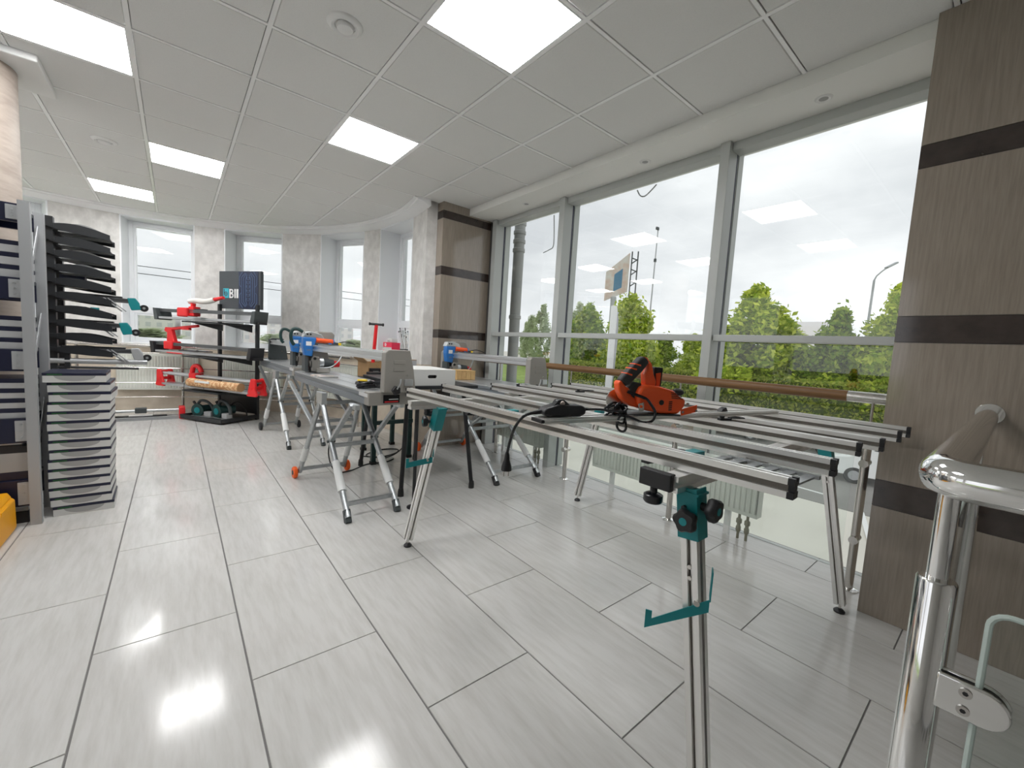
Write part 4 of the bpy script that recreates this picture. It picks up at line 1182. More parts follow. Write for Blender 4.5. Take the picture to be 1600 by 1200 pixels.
# ================================================================== SHELVING RACK ON THE LEFT
rk = thing('shelving_rack', 'grey steel shelving rack with dark navy beams at left', 'shelving rack', (0, 0, 0))
RX0, RX1, RY0, RY1 = -2.00, -.665, 3.73, 4.10
for (x, y) in ((RX1 - .013, RY0 + .02), (RX1 - .013, RY1 - .02), (RX0 + .02, RY0 + .02), (RX0 + .02, RY1 - .02)):
    MB().section((x, y, 0), (x, y, 1.945), [(-.024, -.02), (.024, -.02), (.024, .02), (.019, .02), (.019, -.015), (-.019, -.015), (-.019, .02), (-.024, .02)], up=(0, 1, 0)).build('post', 'lamp_grey', rk)
BEAMS = [(.12, .285), (.515, .665), (.95, 1.082), (1.372, 1.502), (1.82, 1.925)]
for (a, b) in BEAMS:
    MB().bx(RX0 + .03, RX1 - .03, RY0 + .02, RY0 + .05, a, b).build('beam', 'navy', rk, bevel=.003)
    MB().bx(RX0 + .03, RX1 - .03, RY1 - .05, RY1 - .02, a, b).build('beam', 'navy', rk, bevel=.003)
    MB().bx(RX0 + .03, RX1 - .03, RY0 + .05, RY1 - .05, b - .022, b - .004).build('shelf_board', 'saw_dark', rk)
    pl_ = MB().bx(RX1 - .085, RX1 - .036, RY0 + .012, RY0 + .0195, a + .012, b - .012).build('beam_plate', 'lamp_grey', rk, bevel=.002)
    for z in (a + .035, (a + b) / 2, b - .035):
        MB().cyl((RX1 - .06, RY0 + .009, z), (RX1 - .06, RY0 + .0125, z), .006, 8).build('rivet', 'galvanized', pl_)
for k in range(3):
    MB().beam((RX1 - .013, RY0 + .04, .35 + k * .55), (RX1 - .013, RY1 - .04, .75 + k * .55), .004, .03).build('brace', 'lamp_grey', rk)

def carton(label, loc, rz, w_, d_, h_, lidh, body='carton_silver', lid='navy', arc=False, green=True, group=None, marks=True):
    c = thing('flat_carton', label, 'carton', loc, rz, group=group)
    MB().bx(-w_ / 2, w_ / 2, -d_ / 2, d_ / 2, 0, h_ - lidh).build('body', body, c, bevel=.0015)
    MB().bx(-w_ / 2 - .001, w_ / 2 + .001, -d_ / 2 - .001, d_ / 2 + .001, h_ - lidh, h_ - .0005).build('lid', lid, c, bevel=.0015)
    if arc:
        pts = ell(.0, h_ - lidh, w_ * .33, (h_ - lidh) * .82, 180, 360, 16)
        MB().prism(pts, -d_ / 2 - .0012, -d_ / 2 + .0005, 'y').build('arc_print', 'carton_grey', c)
    if green:
        MB().bx(-w_ / 2 + .02, -w_ / 2 + .085, -d_ / 2 - .0018, -d_ / 2 - .0008, h_ - lidh + .004, h_ - lidh + .010).build('green_print', 'print_green', c)
    if marks:
        for (a, b) in ((.16, .26), (.30, .42), (.52, .60), (.63, .66), (.69, .75)):
            MB().bx(-w_ / 2 + a * w_ * 1.15, -w_ / 2 + b * w_ * 1.15, -d_ / 2 - .0010, -d_ / 2 + .0005, (h_ - lidh) * .42, (h_ - lidh) * .58).build('print', 'print_grey', c)
    return c
lev = [(1.502, [.072, .072, .070], 'fourth shelf'), (1.082, [.066, .066, .064], 'third shelf'), (.665, [.060, .060, .060, .060], 'second shelf')]
for (z0, hs, nm) in lev:
    z = z0
    n = len(hs)
    for k, h in enumerate(hs):
        pos = ['bottom', 'lower middle', 'upper middle', 'top'][k] if n == 4 else ['bottom', 'middle', 'top'][k]
        carton('flat silver carton with navy lid, %s one on the %s of the rack' % (pos, nm), (-1.10, 3.925, z), .004 * (k - 1), .80, .30, h - .001, .026, arc=(n == 4 and k == 1), green=False, group='flat silver cartons on the rack shelves')
        z += h
bigc = thing('tool_carton', 'large grey and black tool carton on the lowest shelf of the rack', 'carton', (-1.12, 3.92, .286))
MB().bx(-.42, .42, -.15, .15, 0, .05).build('lower_band', 'navy', bigc)
MB().bx(-.42, .42, -.15, .15, .0505, .165).build('body', 'carton_grey', bigc)
MB().bx(-.42, .42, -.15, .15, .1655, .205).build('upper_band', 'black', bigc)
MB().bx(.12, .30, -.1515, -.1495, .090, .112).build('maker_print', 'print_dark', bigc)
MB().bx(.13, .24, -.1515, -.1495, .072, .080).build('maker_print', 'print_dark', bigc)
sc2 = thing('silver_case', 'flat silver case on top of the large tool carton', 'case', (-1.13, 3.92, .4915))
MB().bx(-.40, .40, -.15, .15, 0, .012).build('base', 'black', sc2)
MB().bx(-.40, .40, -.15, .15, .0125, .020).build('lid', 'carton_silver', sc2)
for z_, nm in ((0.0, 'black box on the floor under the rack beam'),):
    bxo = thing('floor_box', nm, 'box', (-1.05, 3.93, 0))
    MB().bx(-.30, .33, -.13, .13, 0, .075).build('body', 'black', bxo, bevel=.002)
    MB().bx(-.30, .33, -.132, .132, .076, .10).build('lid', 'carton_grey', bxo, bevel=.002)
# yellow case in the corner
yb = thing('yellow_case', 'bright yellow plastic case at the lower left edge', 'case', (-1.02, 3.50, 0))
MB().prism([(-.27, 0), (.262, 0), (.27, .02), (.268, .185), (.255, .20), (-.27, .20)], -.17, .20, 'y').build('body', 'yellow', yb, bevel=.006)
MB().prism([(-.27, .2005), (.256, .2005), (.24, .232), (-.26, .235)], -.165, .198, 'y').build('lid', 'yellow', yb, bevel=.005)
MB().bx(.262, .2705, -.06, .06, .165, .19).build('latch', 'yellow', yb, bevel=.002)

# stack of flat cartons on the floor
zc = 0.0
offs = [(.006, 0, .03), (-.002, 0, .012), (-.004, 0, -.006), (-.006, 0, .0), (-.004, 0, -.01), (-.004, 0, -.004), (.002, 0, .004), (.0, 0, -.004), (.002, 0, 0), (-.003, 0, .0), (0, 0, -.003), (.002, 0, .003), (.012, -.004, -.02), (.004, 0, 0), (-.016, -.012, .02)]
n = len(offs)
for k, (dx, dy, rz_) in enumerate(offs):
    h = .0625
    pos = n - 1 - k
    lab = 'flat white carton with navy lid, %s in the stack on the floor' % (ORD[pos] if pos < n - 1 else 'lowest')
    carton(lab, (-.491 + dx, 4.0 + dy, zc), rz_, .285, .33, h - .0008, .018, body='carton_white', arc=True, green=True, group='flat white cartons stacked on the floor', marks=False)
    zc += h

# ================================================================== BLACK ARM STAND WITH TRAYS
ax0, ay0 = -.735, 4.75
st = thing('arm_stand', 'black upright display stand with ten arched tray arms', 'display stand', (ax0, ay0, 0))
MB().bx(-.022, .022, -.03, .03, .01, 2.05).build('upright', 'stand_black', st, bevel=.003)
MB().bx(-.022, .022, .27, .33, .01, 2.05).build('upright', 'stand_black', st, bevel=.003)
MB().bx(-.03, .03, -.20, .50, 0, .03).build('base_rail', 'stand_black', st)
MB().bx(-.03, .20, .10, .16, 0, .03).build('base_rail', 'stand_black', st)
TZ = [1.985, 1.885, 1.785, 1.680, 1.575, 1.47, 1.365, 1.26, 1.155, 1.05]
for k, z in enumerate(TZ):
    n = 12
    top = [(.0 + .335 * i / n, .030 * math.sin(PI * (i / n) ** .9) + .004 - .020 * i / n) for i in range(n + 1)]
    bot = [(.335, -.030 - .028), (.20, -.048), (.06, -.032), (.0, -.018)]
    arm = MB().prism([(x, z + q) for x, q in top + bot], -.055, -.045, 'y').build('tray_arm', 'stand_black', st)
    MB().prism([(x, z + q - .004) for x, q in top + bot], .285, .295, 'y').build('tray_rim', 'stand_black', arm)
    MB().bx(.02, .325, -.045, .285, z - .034, z - .026).build('tray_floor', 'black', arm)
    MB().bx(-.03, .03, -.058, .30, z - .014, z + .012).build('tray_socket', 'stand_black', arm)
    if k < 4:
        for i in range(5):
            MB().bx(.05, .32, -.05 + .06 * i, -.044 + .06 * i, z - .043, z - .036).build('tray_wire', 'galvanized', arm)
# flat dark goods lying on some trays
for k, (z, w_, m_, nm, lab) in enumerate(((1.985, .26, 'carton_grey', 'grinding_pad', 'grey arched pad on the topmost tray of the arm stand'), (1.680, .24, 'lamp_grey', 'grinding_pad', 'light grey arched pad on the fourth tray of the arm stand'),
                                       (1.785, .25, 'carton_grey', 'grinding_pad', 'dark grey arched pad on the third tray of the arm stand'))):
    p = thing(nm, lab, 'pad', (ax0 + .17, ay0 + .12, z - .026))
    pts = [(-w_ / 2, 0)] + [(-w_ / 2 + w_ * i / 10, .02 + .045 * math.sin(PI * i / 10)) for i in range(11)] + [(w_ / 2, 0)]
    MB().prism(pts, -.14, .14, 'y').build('shell', m_, p, bevel=.003)
    MB().bx(-w_ / 2 + .01, w_ / 2 - .01, -.142, -.139, .004, .016).build('edge_strip', 'black', p)
# small black box with white print, hung between trays
sb = thing('hang_box', 'small navy box with white squares hanging between the trays', 'box', (ax0 + .10, ay0 + .06, 1.541))
MB().bx(-.06, .08, -.05, .05, 0, .085).build('body', 'sign_navy', sb, bevel=.002)
for i in range(3):
    MB().bx(-.045 + i * .038, -.018 + i * .038, -.0515, -.0495, .03, .055).build('white_print', 'print_white', sb)
# glass cutting trolleys poking out of the lower trays
def trolley(label, z, x1, m_end, lev=True, y=.02, L=.46):
    c = thing('slab_scriber', label, 'scriber', (ax0, ay0 + y, z))
    MB().slot((.03, 0, .020), (x1, 0, .020), .06, .036, .008).build('beam', 'cutter_dark', c)
    MB().bx(.04, x1 - .06, -.028, .028, .039, .052).build('cover', 'black', c, bevel=.003)
    e = MB().prism([(x1 - .03, .045), (x1 + .02, .05), (x1 + .045, .01), (x1 + .055, -.045), (x1 - .005, -.055), (x1 - .02, -.01)], -.035, .035, 'y').build('end_bracket', m_end, c, bevel=.006)
    w_ = MB().lathe([(.006, -.010), (.026, -.010), (.029, -.004), (.029, .004), (.026, .010), (.006, .010)], (x1 + .075, -.02, -.030), 20, 'y').build('wheel', 'black', c, smooth=True)
    MB().cyl((x1 + .075, -.034, -.030), (x1 + .075, -.006, -.030), .010, 10).build('hub', 'galvanized', w_)
    MB().bx(x1 + .03, x1 + .08, -.008, .008, -.034, -.020).build('axle_arm', 'saw_dark', c)
    if lev:
        MB().beam((x1 - .17, -.04, .03), (x1 - .06, -.05, -.07), .018, .010).build('lever', 'galvanized', c, bevel=.002)
        MB().beam((x1 - .145, -.04, .03), (x1 - .035, -.05, -.07), .012, .008).build('lever', 'lamp_grey', c, bevel=.002)
        MB().cyl((x1 - .13, -.045, -.005), (x1 - .13, -.02, -.005), .018, 12).build('dial', 'black', c, smooth=True)
    return c
trolley('long scriber with teal end bracket and wheel on the sixth tray', 1.444, .455, 'teal')
trolley('scriber with teal bracket and wheel on the eighth tray of the arm stand', 1.234, .40, 'teal', y=.03)
trolley('grey scriber with dark end bracket on the lowest tray of the arm stand', 1.024, .47, 'lamp_grey', y=.0)
tc_ = thing('teal_clamp', 'small teal clamp on the seventh tray of the arm stand', 'clamp', (ax0 + .21, ay0 - .02, 1.339))
MB().bx(-.04, .045, -.02, .02, 0, .03).build('body', 'teal', tc_, bevel=.004)
MB().bx(.0, .05, -.015, .015, .031, .05).build('jaw', 'teal', tc_, bevel=.004)
MB().cyl((-.03, 0, .03), (-.03, 0, .05), .009, 10).build('screw', 'black', tc_)
gt = thing('grey_tubes', 'thick grey tube lying below the lowest tray of the arm stand', 'tube', (ax0 + .02, ay0 - .02, .955))
MB().cyl((-.05, 0, .0), (.52, 0, .0), .022, 18).build('tube', 'lamp_grey', gt, smooth=True)
MB().cyl((.50, 0, 0), (.525, 0, 0), .0235, 18).build('end_cap', 'galvanized', gt, smooth=True)
MB().bx(.04, .07, -.02, .02, -.06, .07).build('hanger', 'stand_black', gt)
MB().cyl((.0, .0, -.05), (.47, .0, -.055), .010, 12).build('lower_rod', 'stand_black', gt, smooth=True)

# ================================================================== BLACK STAND WITH TILE CUTTERS AND SIGN
F_ = Vector((.461, 6.653, 0)); u_ = Vector((-.5395, .8418, 0)); v_ = Vector((.8109, .5849, 0))
sz = math.atan2((-u_).y, (-u_).x)      # local +x points along -u (to the right and near); local +y along v
def SP(a, b, z=0):
    p = F_ + u_ * a + v_ * b
    return (p.x, p.y, z)
cs = thing('cutter_stand', 'black display stand with three shelves and a sign, by the bay', 'display stand', SP(0, 0), sz)
# local coordinates: x = -a (0 .. -.784), y = b (0 .. .571)
for x in (-.02, -.764):
    MB().bx(x - .02, x + .02, .535, .575, 0, 1.66).build('upright', 'stand_black', cs, bevel=.002)
MB().bx(-.784, 0, 0, .571, .02, .045).build('base_tray', 'stand_black', cs, bevel=.003)
MB().bx(-.784, 0, 0, .02, .0455, .075).build('tray_lip', 'stand_black', cs)
MB().bx(-.784, -.764, .02, .53, .0455, .075).build('tray_lip', 'stand_black', cs)
MB().bx(-.02, 0, .02, .53, .0455, .075).build('tray_lip', 'stand_black', cs)
MB().bx(-.744, -.04, .546, .560, .08, .40).build('back_panel', 'black', cs)
SHZ = [.46, .93, 1.403]
for z in SHZ:
    MB().prism([(-.70, .535), (-.08, .535), (-.02, .30), (-.02, -.02), (-.70, -.02)], z - .05, z - .03, 'z').build('shelf', 'stand_black', cs)
    for x in (-.10, -.68):
        MB().prism([(.535, z - .03), (.535, z - .14), (.10, z - .05), (.10, z - .03)], x - .008, x + .008, 'x').build('shelf_bracket', 'stand_black', cs)
# sign board
sg = thing('sign_board', 'dark grey sign board with teal logo and tyre tread drawing', 'sign', SP(0, 0), sz)
MB().bx(-.80, .01, .575, .625, 1.60, 2.145).build('panel', 'sign_grey', sg, bevel=.003)
MB().bx(-.405, -.03, .570, .5745, 1.605, 2.135).build('navy_field', 'sign_navy', sg)
yy0, yy1 = .5655, .5698
def strip(pts, w_, m_='sign_line'):
    o = MB()
    for (a, b) in zip(pts[:-1], pts[1:]):
        d = Vector((b[0] - a[0], 0, b[1] - a[1])); L = d.length; d.normalize()
        nrm = Vector((-d.z, 0, d.x)) * (w_ / 2)
        e = d * (w_ * .5)
        A_ = Vector((a[0], 0, a[1])) - e; B_ = Vector((b[0], 0, b[1])) + e
        q = [A_ + nrm, B_ + nrm, B_ - nrm, A_ - nrm]
        o.add([(p.x, yy0, p.z) for p in q] + [(p.x, yy1, p.z) for p in q], [(0, 1, 2, 3), (7, 6, 5, 4), (0, 1, 5, 4), (1, 2, 6, 5), (2, 3, 7, 6), (3, 0, 4, 7)])
    o.build('tread_line', m_, sg)
cxs = -.2175
for sgn in (-1, 1):
    for (r_, top, bt) in ((.045, 2.09, 1.66), (.085, 2.105, 1.645), (.125, 2.115, 1.635)):
        strip([(cxs + sgn * (r_ * .45), top), (cxs + sgn * r_, top - .06), (cxs + sgn * r_, bt + .06), (cxs + sgn * r_ * .45, bt)], .007)
    strip([(cxs + sgn * .11, 2.125), (cxs + sgn * .165, 2.06), (cxs + sgn * .165, 1.95), (cxs + sgn * .145, 1.92)], .007)
    strip([(cxs + sgn * .11, 1.62), (cxs + sgn * .165, 1.69), (cxs + sgn * .165, 1.80), (cxs + sgn * .145, 1.83)], .007)
    for i in range(6):
        z = 1.72 + i * .06
        strip([(cxs + sgn * .012, z), (cxs + sgn * .030, z + .018), (cxs + sgn * .030, z + .036), (cxs + sgn * .014, z + .030)], .005)
# logo: teal square with a ring shaped b, and the letters B I I cut by the navy field
MB().bx(-.715, -.605, .571, .5745, 1.755, 1.895).build('logo_square', 'logo_teal', sg)
MB().bx(-.700, -.688, .5685, .5708, 1.80, 1.885).build('logo_stem', 'sign_grey', sg)
ring = []
nseg = 20
o = MB()
vs = []; fs = []
for i in range(nseg):
    t_ = 2 * PI * i / nseg
    for rr in (.022, .034):
        for y in (.5685, .5708):
            vs.append((-.660 + rr * math.cos(t_), y, 1.815 + rr * math.sin(t_)))
for i in range(nseg):
    j = (i + 1) % nseg
    fs += [(i * 4, j * 4, j * 4 + 2, i * 4 + 2), (i * 4, i * 4 + 1, j * 4 + 1, j * 4), (i * 4 + 2, j * 4 + 2, j * 4 + 3, i * 4 + 3), (i * 4 + 1, i * 4 + 3, j * 4 + 3, j * 4 + 1)]
o.add(vs, fs).build('logo_ring', 'sign_grey', sg)
MB().cyl((-.660, .5685, 1.815), (-.660, .5708, 1.815), .010, 14).build('logo_dot', 'sign_grey', sg)
LZ0, LZ1 = 1.755, 1.885
B_ = MB()
x0 = -.590
B_.bx(x0, x0 + .022, .5695, .5745, LZ0, LZ1)
def arcband(cx, cz, ro, ri, y0, y1):
    vs = []; fs = []
    n = 10
    for i in range(n + 1):
        t = -PI / 2 + PI * i / n
        for r_ in (ri, ro):
            for y in (y0, y1):
                vs.append((cx + r_ * math.cos(t), y, cz + r_ * math.sin(t)))
    for i in range(n):
        a, b = i * 4, i * 4 + 4
        fs += [(a, b, b + 2, a + 2), (a + 2, b + 2, b + 3, a + 3), (a + 1, a + 3, b + 3, b + 1), (a, a + 1, b + 1, b)]
    return vs, fs
for cz, ro in ((LZ0 + .036, .036), (LZ1 - .032, .032)):
    B_.add(*arcband(x0 + .044, cz, ro, ro - .018, .5695, .5745))
    for zz in (cz - ro, cz + ro - .018):
        B_.bx(x0 + .022, x0 + .044, .5695, .5745, zz, zz + .018)
B_.build('letter', 'print_white', sg)
for x in (-.490, -.447):
    MB().bx(x, x + (.026 if x < -.46 else .034), .5695, .5745, LZ0, LZ1).build('letter', 'print_white', sg)

def cutter(label, a0, b, z, L, end_mat, carriage, kind):
    """manual tile cutter lying along the stand; local +x = right/near"""
    p = SP(a0, b, z)
    c = thing('tile_cutter', label, 'tile cutter', p, sz, group='manual tile cutters on display')
    MB().slot((.03, 0, .018), (L - .03, 0, .018), .16, .030, .008).build('base_beam', 'cutter_dark' if kind != 3 else 'alu_dull', c)
    MB().bx(.06, L - .06, -.085, -.080, .006, .034).build('side_rail', 'lamp_grey', c)
    if kind == 3:
        for s in (0, 1):
            x = 0 if s == 0 else L
            d = 1 if s == 0 else -1
            e = MB().prism([(x - .045 * d, .215), (x + .035 * d, .215), (x + .085 * d, .05), (x + .11 * d, -.012), (x + .09 * d, -.02), (x - .055 * d, -.02), (x - .075 * d, .0), (x - .05 * d, .06)], -.085, -.055, 'y').build('end_frame', end_mat, c, bevel=.010)
            MB().prism([(x - .045 * d, .215), (x + .035 * d, .215), (x + .085 * d, .05), (x + .11 * d, -.012), (x + .09 * d, -.02), (x - .055 * d, -.02), (x - .075 * d, .0), (x - .05 * d, .06)], .055, .085, 'y').build('end_frame', end_mat, c, bevel=.010)
            MB().cyl((x - .005 * d, -.055, .185), (x - .005 * d, .055, .185), .022, 12).build('end_boss', end_mat, e, smooth=True)
            MB().cyl((x + .02 * d, -.09, .09), (x + .02 * d, .09, .09), .02, 12).build('end_boss', end_mat, e, smooth=True)
        for yy in (-.035, .035):
            MB().cyl((.0, yy, .165), (L, yy, .165), .020, 16).build('guide_tube', 'lamp_grey', c, smooth=True)
        hk = [(.60, -.0, .08), (.56, 0, .16), (.565, 0, .25), (.60, 0, .30), (.67, 0, .305), (.72, 0, .265), (.735, 0, .22)]
        MB().tube(spline(hk, 6), .030, 10).build('hook_handle', carriage, c, smooth=True)
        MB().bx(.57, .70, -.06, .06, .125, .205).build('carriage', carriage, c, bevel=.008)
        MB().cyl((.60, -.06, .13), (.52, -.09, .06), .013, 10).build('scoring_arm', 'galvanized', c, smooth=True)
        for x in (.52, .9):
            MB().tube([(x, -.06, .10), (x, -.082, .06), (x, -.086, .0)], .004, 6).build('strap', 'black', c)
        return c
    for s in (0, 1):
        x = 0 if s == 0 else L
        d = 1 if s == 0 else -1
        MB().prism([(x - .04 * d, .155), (x + .02 * d, .15), (x + .05 * d, .03), (x + .05 * d, -.008), (x - .01 * d, -.012), (x - .025 * d, .06)], -.10, .10, 'y').build('end_frame', end_mat, c, bevel=.006)
    MB().bx(L - .03, L + .06, -.06, .06, -.012, .02).build('end_foot', 'black', c, bevel=.004)
    for yy in (-.04, .04):
        MB().slot((.0, yy, .125), (L, yy, .125), .030, .040, .006).build('guide_rail', 'cutter_dark', c)
    if kind == 1:
        MB().bx(.42, .62, -.085, .07, .045, .17).build('carriage', carriage, c, bevel=.018)
        MB().bx(.60, .70, -.05, .05, .06, .19).build('carriage_guard', carriage, c, bevel=.01)
        MB().cyl((.62, 0, .15), (.63, 0, .235), .03, 12).build('pivot', carriage, c, smooth=True)
        MB().tube(spline([(.56, 0, .26), (.68, 0, .275), (.86, 0, .265), (1.04, 0, .295)], 6), .036, 12).build('lever', 'white_plastic', c, smooth=True)
        MB().cyl((1.04, 0, .296), (1.20, 0, .325), .026, 12, .020).build('lever_grip', carriage, c, smooth=True)
        MB().beam((.62, -.03, .05), (.98, -.10, .035), .08, .012).build('angle_stop', 'galvanized', c)
        MB().bx(.36, .86, -.035, .035, .1455, .160).build('carriage_slide', 'black', c, bevel=.003)
    else:
        MB().bx(.20, .38, -.07, .06, .05, .165).build('carriage', carriage, c, bevel=.014)
        MB().prism([(.20, .16), (.36, .16), (.32, .26), (.29, .36), (.17, .36), (.15, .31), (.21, .28)], -.026, .026, 'y').build('carriage_arm', carriage, c, bevel=.008)
        MB().cyl((.25, 0, .335), (.80, 0, .40), .024, 12, .019).build('lever', carriage, c, smooth=True)
        MB().bx(.50, .64, -.022, .022, .335, .362).build('lever_web', carriage, c, bevel=.004)
        MB().bx(.30, .60, -.09, -.06, .0, .012).build('scale', carriage, c)
        MB().beam((.55, -.05, .05), (.98, .03, .05), .10, .012).build('angle_stop', 'black', c)
        MB().bx(.62, .78, -.02, .03, .058, .066).build('stop_plate', 'print_white', c)
        MB().bx(.82, .96, -.01, .04, .058, .066).build('stop_plate', 'print_white', c)
    return c
cutter('tile cutter with white and red lever on the top shelf of the cutter stand', 1.30, .12, 1.383, 1.84, 'saw_dark', 'red', 1)
cutter('tile cutter with black ends and raised red lever on the middle shelf', 1.38, .12, .912, 1.86, 'black', 'red', 2)
cutter('tile cutter with red end frames and twin grey tubes on the low shelf', 1.26, .12, .450, 1.78, 'red', 'red', 3)
pr = thing('wrapped_roll', 'brown patterned paper roll strapped to the red ended tile cutter', 'roll', SP(.62, .025, .537), sz)
MB().cyl((0, 0, 0), (.95, 0, .0), .056, 20).build('roll', 'roll_paper', pr, smooth=True)
for x in (0, .95):
    MB().cyl((x - .003, 0, 0), (x + .003, 0, 0), .0565, 20).build('roll_end', 'cardboard', pr, smooth=True)
MB().bx(.18, .45, -.060, -.050, .012, .040).build('label_patch', 'carton_white', pr)
# long cutter lying on the floor to the left
fl_ = thing('floor_cutter', 'long tile cutter with red end bracket lying on the floor by the bay', 'tile cutter', (-1.05, 7.36, 0), .02)
for y in (0.0, .12):
    MB().slot((0, y, .022 + .0), (1.12, y, .022), .045, .04, .008).build('base_rail', 'lamp_grey', fl_)
MB().cyl((0, .06, .12), (1.12, .06, .12), .018, 14).build('guide_tube', 'alu_dull', fl_, smooth=True)
MB().bx(1.08, 1.15, -.03, .15, 0, .165).build('end_bracket', 'red', fl_, bevel=.01)
MB().bx(0, .06, -.03, .15, 0, .15).build('end_bracket', 'black', fl_, bevel=.01)
MB().bx(.40, .95, .01, .10, .044, .056).build('support_plate', 'black', fl_)
MB().bx(.56, .80, .0, .05, .057, .066).build('scale_plate', 'carton_white', fl_)
MB().bx(.62, .74, .02, .11, .09, .16).build('carriage', 'saw_dark', fl_, bevel=.008)
# teal circular hand tools on the base tray
def hand_tool(label, x, y, rz_, s=1.0):
    p = F_ - u_ * x + v_ * y      # x is local (negative to the left)
    c = thing('hand_tool', label, 'power tool', (p.x, p.y, .046), sz + rz_, group='teal power tools on the stand tray')
    MB().bx(-.14 * s, .16 * s, -.06 * s, .06 * s, 0, .012).build('base_plate', 'galvanized', c, bevel=.003)
    MB().cyl((-.04 * s, -.05 * s, .085 * s), (-.04 * s, -.02 * s, .085 * s), .085 * s, 26).build('blade_guard', 'dark_green', c, smooth=True)
    MB().cyl((-.04 * s, -.056 * s, .085 * s), (-.04 * s, -.049 * s, .085 * s), .04 * s, 20).build('guard_disc', 'teal', c, smooth=True)
    MB().cyl((-.02 * s, -.02 * s, .10 * s), (.02 * s, .13 * s, .10 * s), .05 * s, 18).build('motor', 'dark_green', c, smooth=True)
    MB().tube(spline([(-.08 * s, 0, .15 * s), (-.03 * s, 0, .21 * s), (.06 * s, 0, .20 * s), (.13 * s, 0, .14 * s), (.15 * s, 0, .06 * s)], 6), .018 * s, 10).build('handle', 'saw_dark', c, smooth=True)
    MB().bx(.04 * s, .14 * s, -.04 * s, .03 * s, .013, .07 * s).build('dust_box', 'carton_silver', c, bevel=.006)
    MB().cyl((-.11 * s, .02, .14 * s), (-.15 * s, .02, .19 * s), .016 * s, 10).build('front_knob', 'black', c, smooth=True)
hand_tool('teal hand saw on the left of the stand tray', -.55, .16, .25, 1.05)
hand_tool('teal grooving tool on the right of the stand tray', -.22, .20, -.1, 1.15)
lt = thing('loose_cable', 'black cable loop behind the teal tools on the tray', 'cable', SP(.2, .40, .05), sz)
MB().tube(spline([(-.15, 0, .01), (-.12, .02, .16), (0, .03, .20), (.14, .02, .12), (.20, 0, .01)], 8), .008, 8).build('cable', 'rubber', lt, smooth=True)

# ================================================================== OUTSIDE
GZ = -3.0
gr = MB().bx(3.6, 400, -150, 400, GZ - .5, GZ).build('ground', 'asphalt')
tag(gr, 'pale worn asphalt yard below the windows', 'ground', kind='structure')
tag(MB().bx(-400, 3.6, 9.0, 400, GZ - .5, GZ - .01).build('ground_field', 'grass'), 'green field beyond the bay windows', 'ground', kind='structure')
tag(MB().bx(27.5, 60, -60, 60, GZ, GZ + .06).build('lawn', 'grass'), 'green verge under the trees', 'lawn', kind='structure')
tag(MB().bx(15.6, 27.3, -60, 60, GZ, GZ + .015).build('parking_lane', 'asphalt_dark'), 'darker asphalt parking lane before the hedge', 'road', kind='structure')
tag(MB().prism([(30, 36), (75, 30), (75, 90), (30, 90)], GZ, GZ + .08, 'z').build('meadow', 'grass'), 'bright green meadow beyond the far pane', 'lawn', kind='structure')
for k, (x, y, a, L) in enumerate(((13.4, 1.9, .25, 5.0), (17.0, 5.5, 1.45, 4.0), (18.0, 10.0, 1.45, 4.0))):
    o = MB().bx(-L / 2, L / 2, -.06, .06, 0, .012).build('road_marking', 'road_white')
    o.location = (x, y, GZ + .016); o.rotation_euler = (0, 0, a)
    tag(o, ['white painted line seen below the pillar edge', 'white parking line on the yard', 'white parking line farther along the yard'][k], 'road marking', 'painted lines on the yard')

def car(label, loc, rz, body, s=1.0):
    c = thing('car', label, 'car', loc, rz, group='parked cars')
    prof = [(-2.1, .35), (-2.12, .70), (-2.0, .86), (-1.25, .95), (-.55, 1.42), (.75, 1.47), (1.55, 1.02), (2.0, .95), (2.12, .70), (2.1, .32)]
    n = len(prof)
    vs = []; fs = []
    for (ins, yy) in ((.12, -.88), (0, -.80), (0, .80), (.12, .88)):
        for (x, z) in prof:
            k = .80 if z > 1.1 else 1.0
            zz = z - (.03 if ins else 0)
            vs.append((x * (1 - ins * .06), yy * k, zz))
    for r_ in range(3):
        for i in range(n):
            fs.append((r_ * n + i, r_ * n + (i + 1) % n, (r_ + 1) * n + (i + 1) % n, (r_ + 1) * n + i))
    fs += [tuple(range(n - 1, -1, -1)), tuple(3 * n + i for i in range(n))]
    MB().add(vs, fs).build('body', body, c, smooth=True, bevel=.03)
    for yy in (-.735, .735):
        MB().prism([(-1.0, .98), (-.5, 1.36), (.7, 1.40), (1.25, 1.02)], yy - .02, yy + .02, 'y').build('side_window', 'car_glass', c)
    MB().add([(-1.22, -.66, .98), (-1.22, .66, .98), (-.60, .60, 1.41), (-.60, -.60, 1.41)], [(0, 1, 2, 3)]).build('windscreen', 'car_glass', c).location = (-.02, 0, .02)
    MB().add([(1.52, -.66, 1.06), (1.52, .66, 1.06), (.82, .60, 1.46), (.82, -.60, 1.46)], [(3, 2, 1, 0)]).build('rear_window', 'car_glass', c).location = (.02, 0, .015)
    for x in (-1.32, 1.3):
        for yy in (-.80, .80):
            w_ = MB().lathe([(.08, -.10), (.28, -.10), (.32, -.06), (.32, .06), (.28, .10), (.08, .10)], (x, yy, .32), 22, 'y').build('wheel', 'rubber', c, smooth=True)
            MB().cyl((x, yy - .105, .32), (x, yy + .105, .32), .18, 16).build('rim', 'lamp_grey', w_)
    for yy in (-.6, .6):
        MB().bx(-2.10, -2.02, yy - .18, yy + .18, .66, .78).build('headlight', 'pylon_white', c, bevel=.02)
        MB().bx(2.03, 2.12, yy - .16, yy + .16, .70, .84).build('tail_light', 'red', c, bevel=.02)
    return c
car('white parked car seen through the glass just left of the brown pillar', (20.6, 2.35, GZ), PI * .5 + .2, 'car_white')
car('second white car parked farther out beyond the first', (25.2, 4.3, GZ), PI * .5, 'car_white')
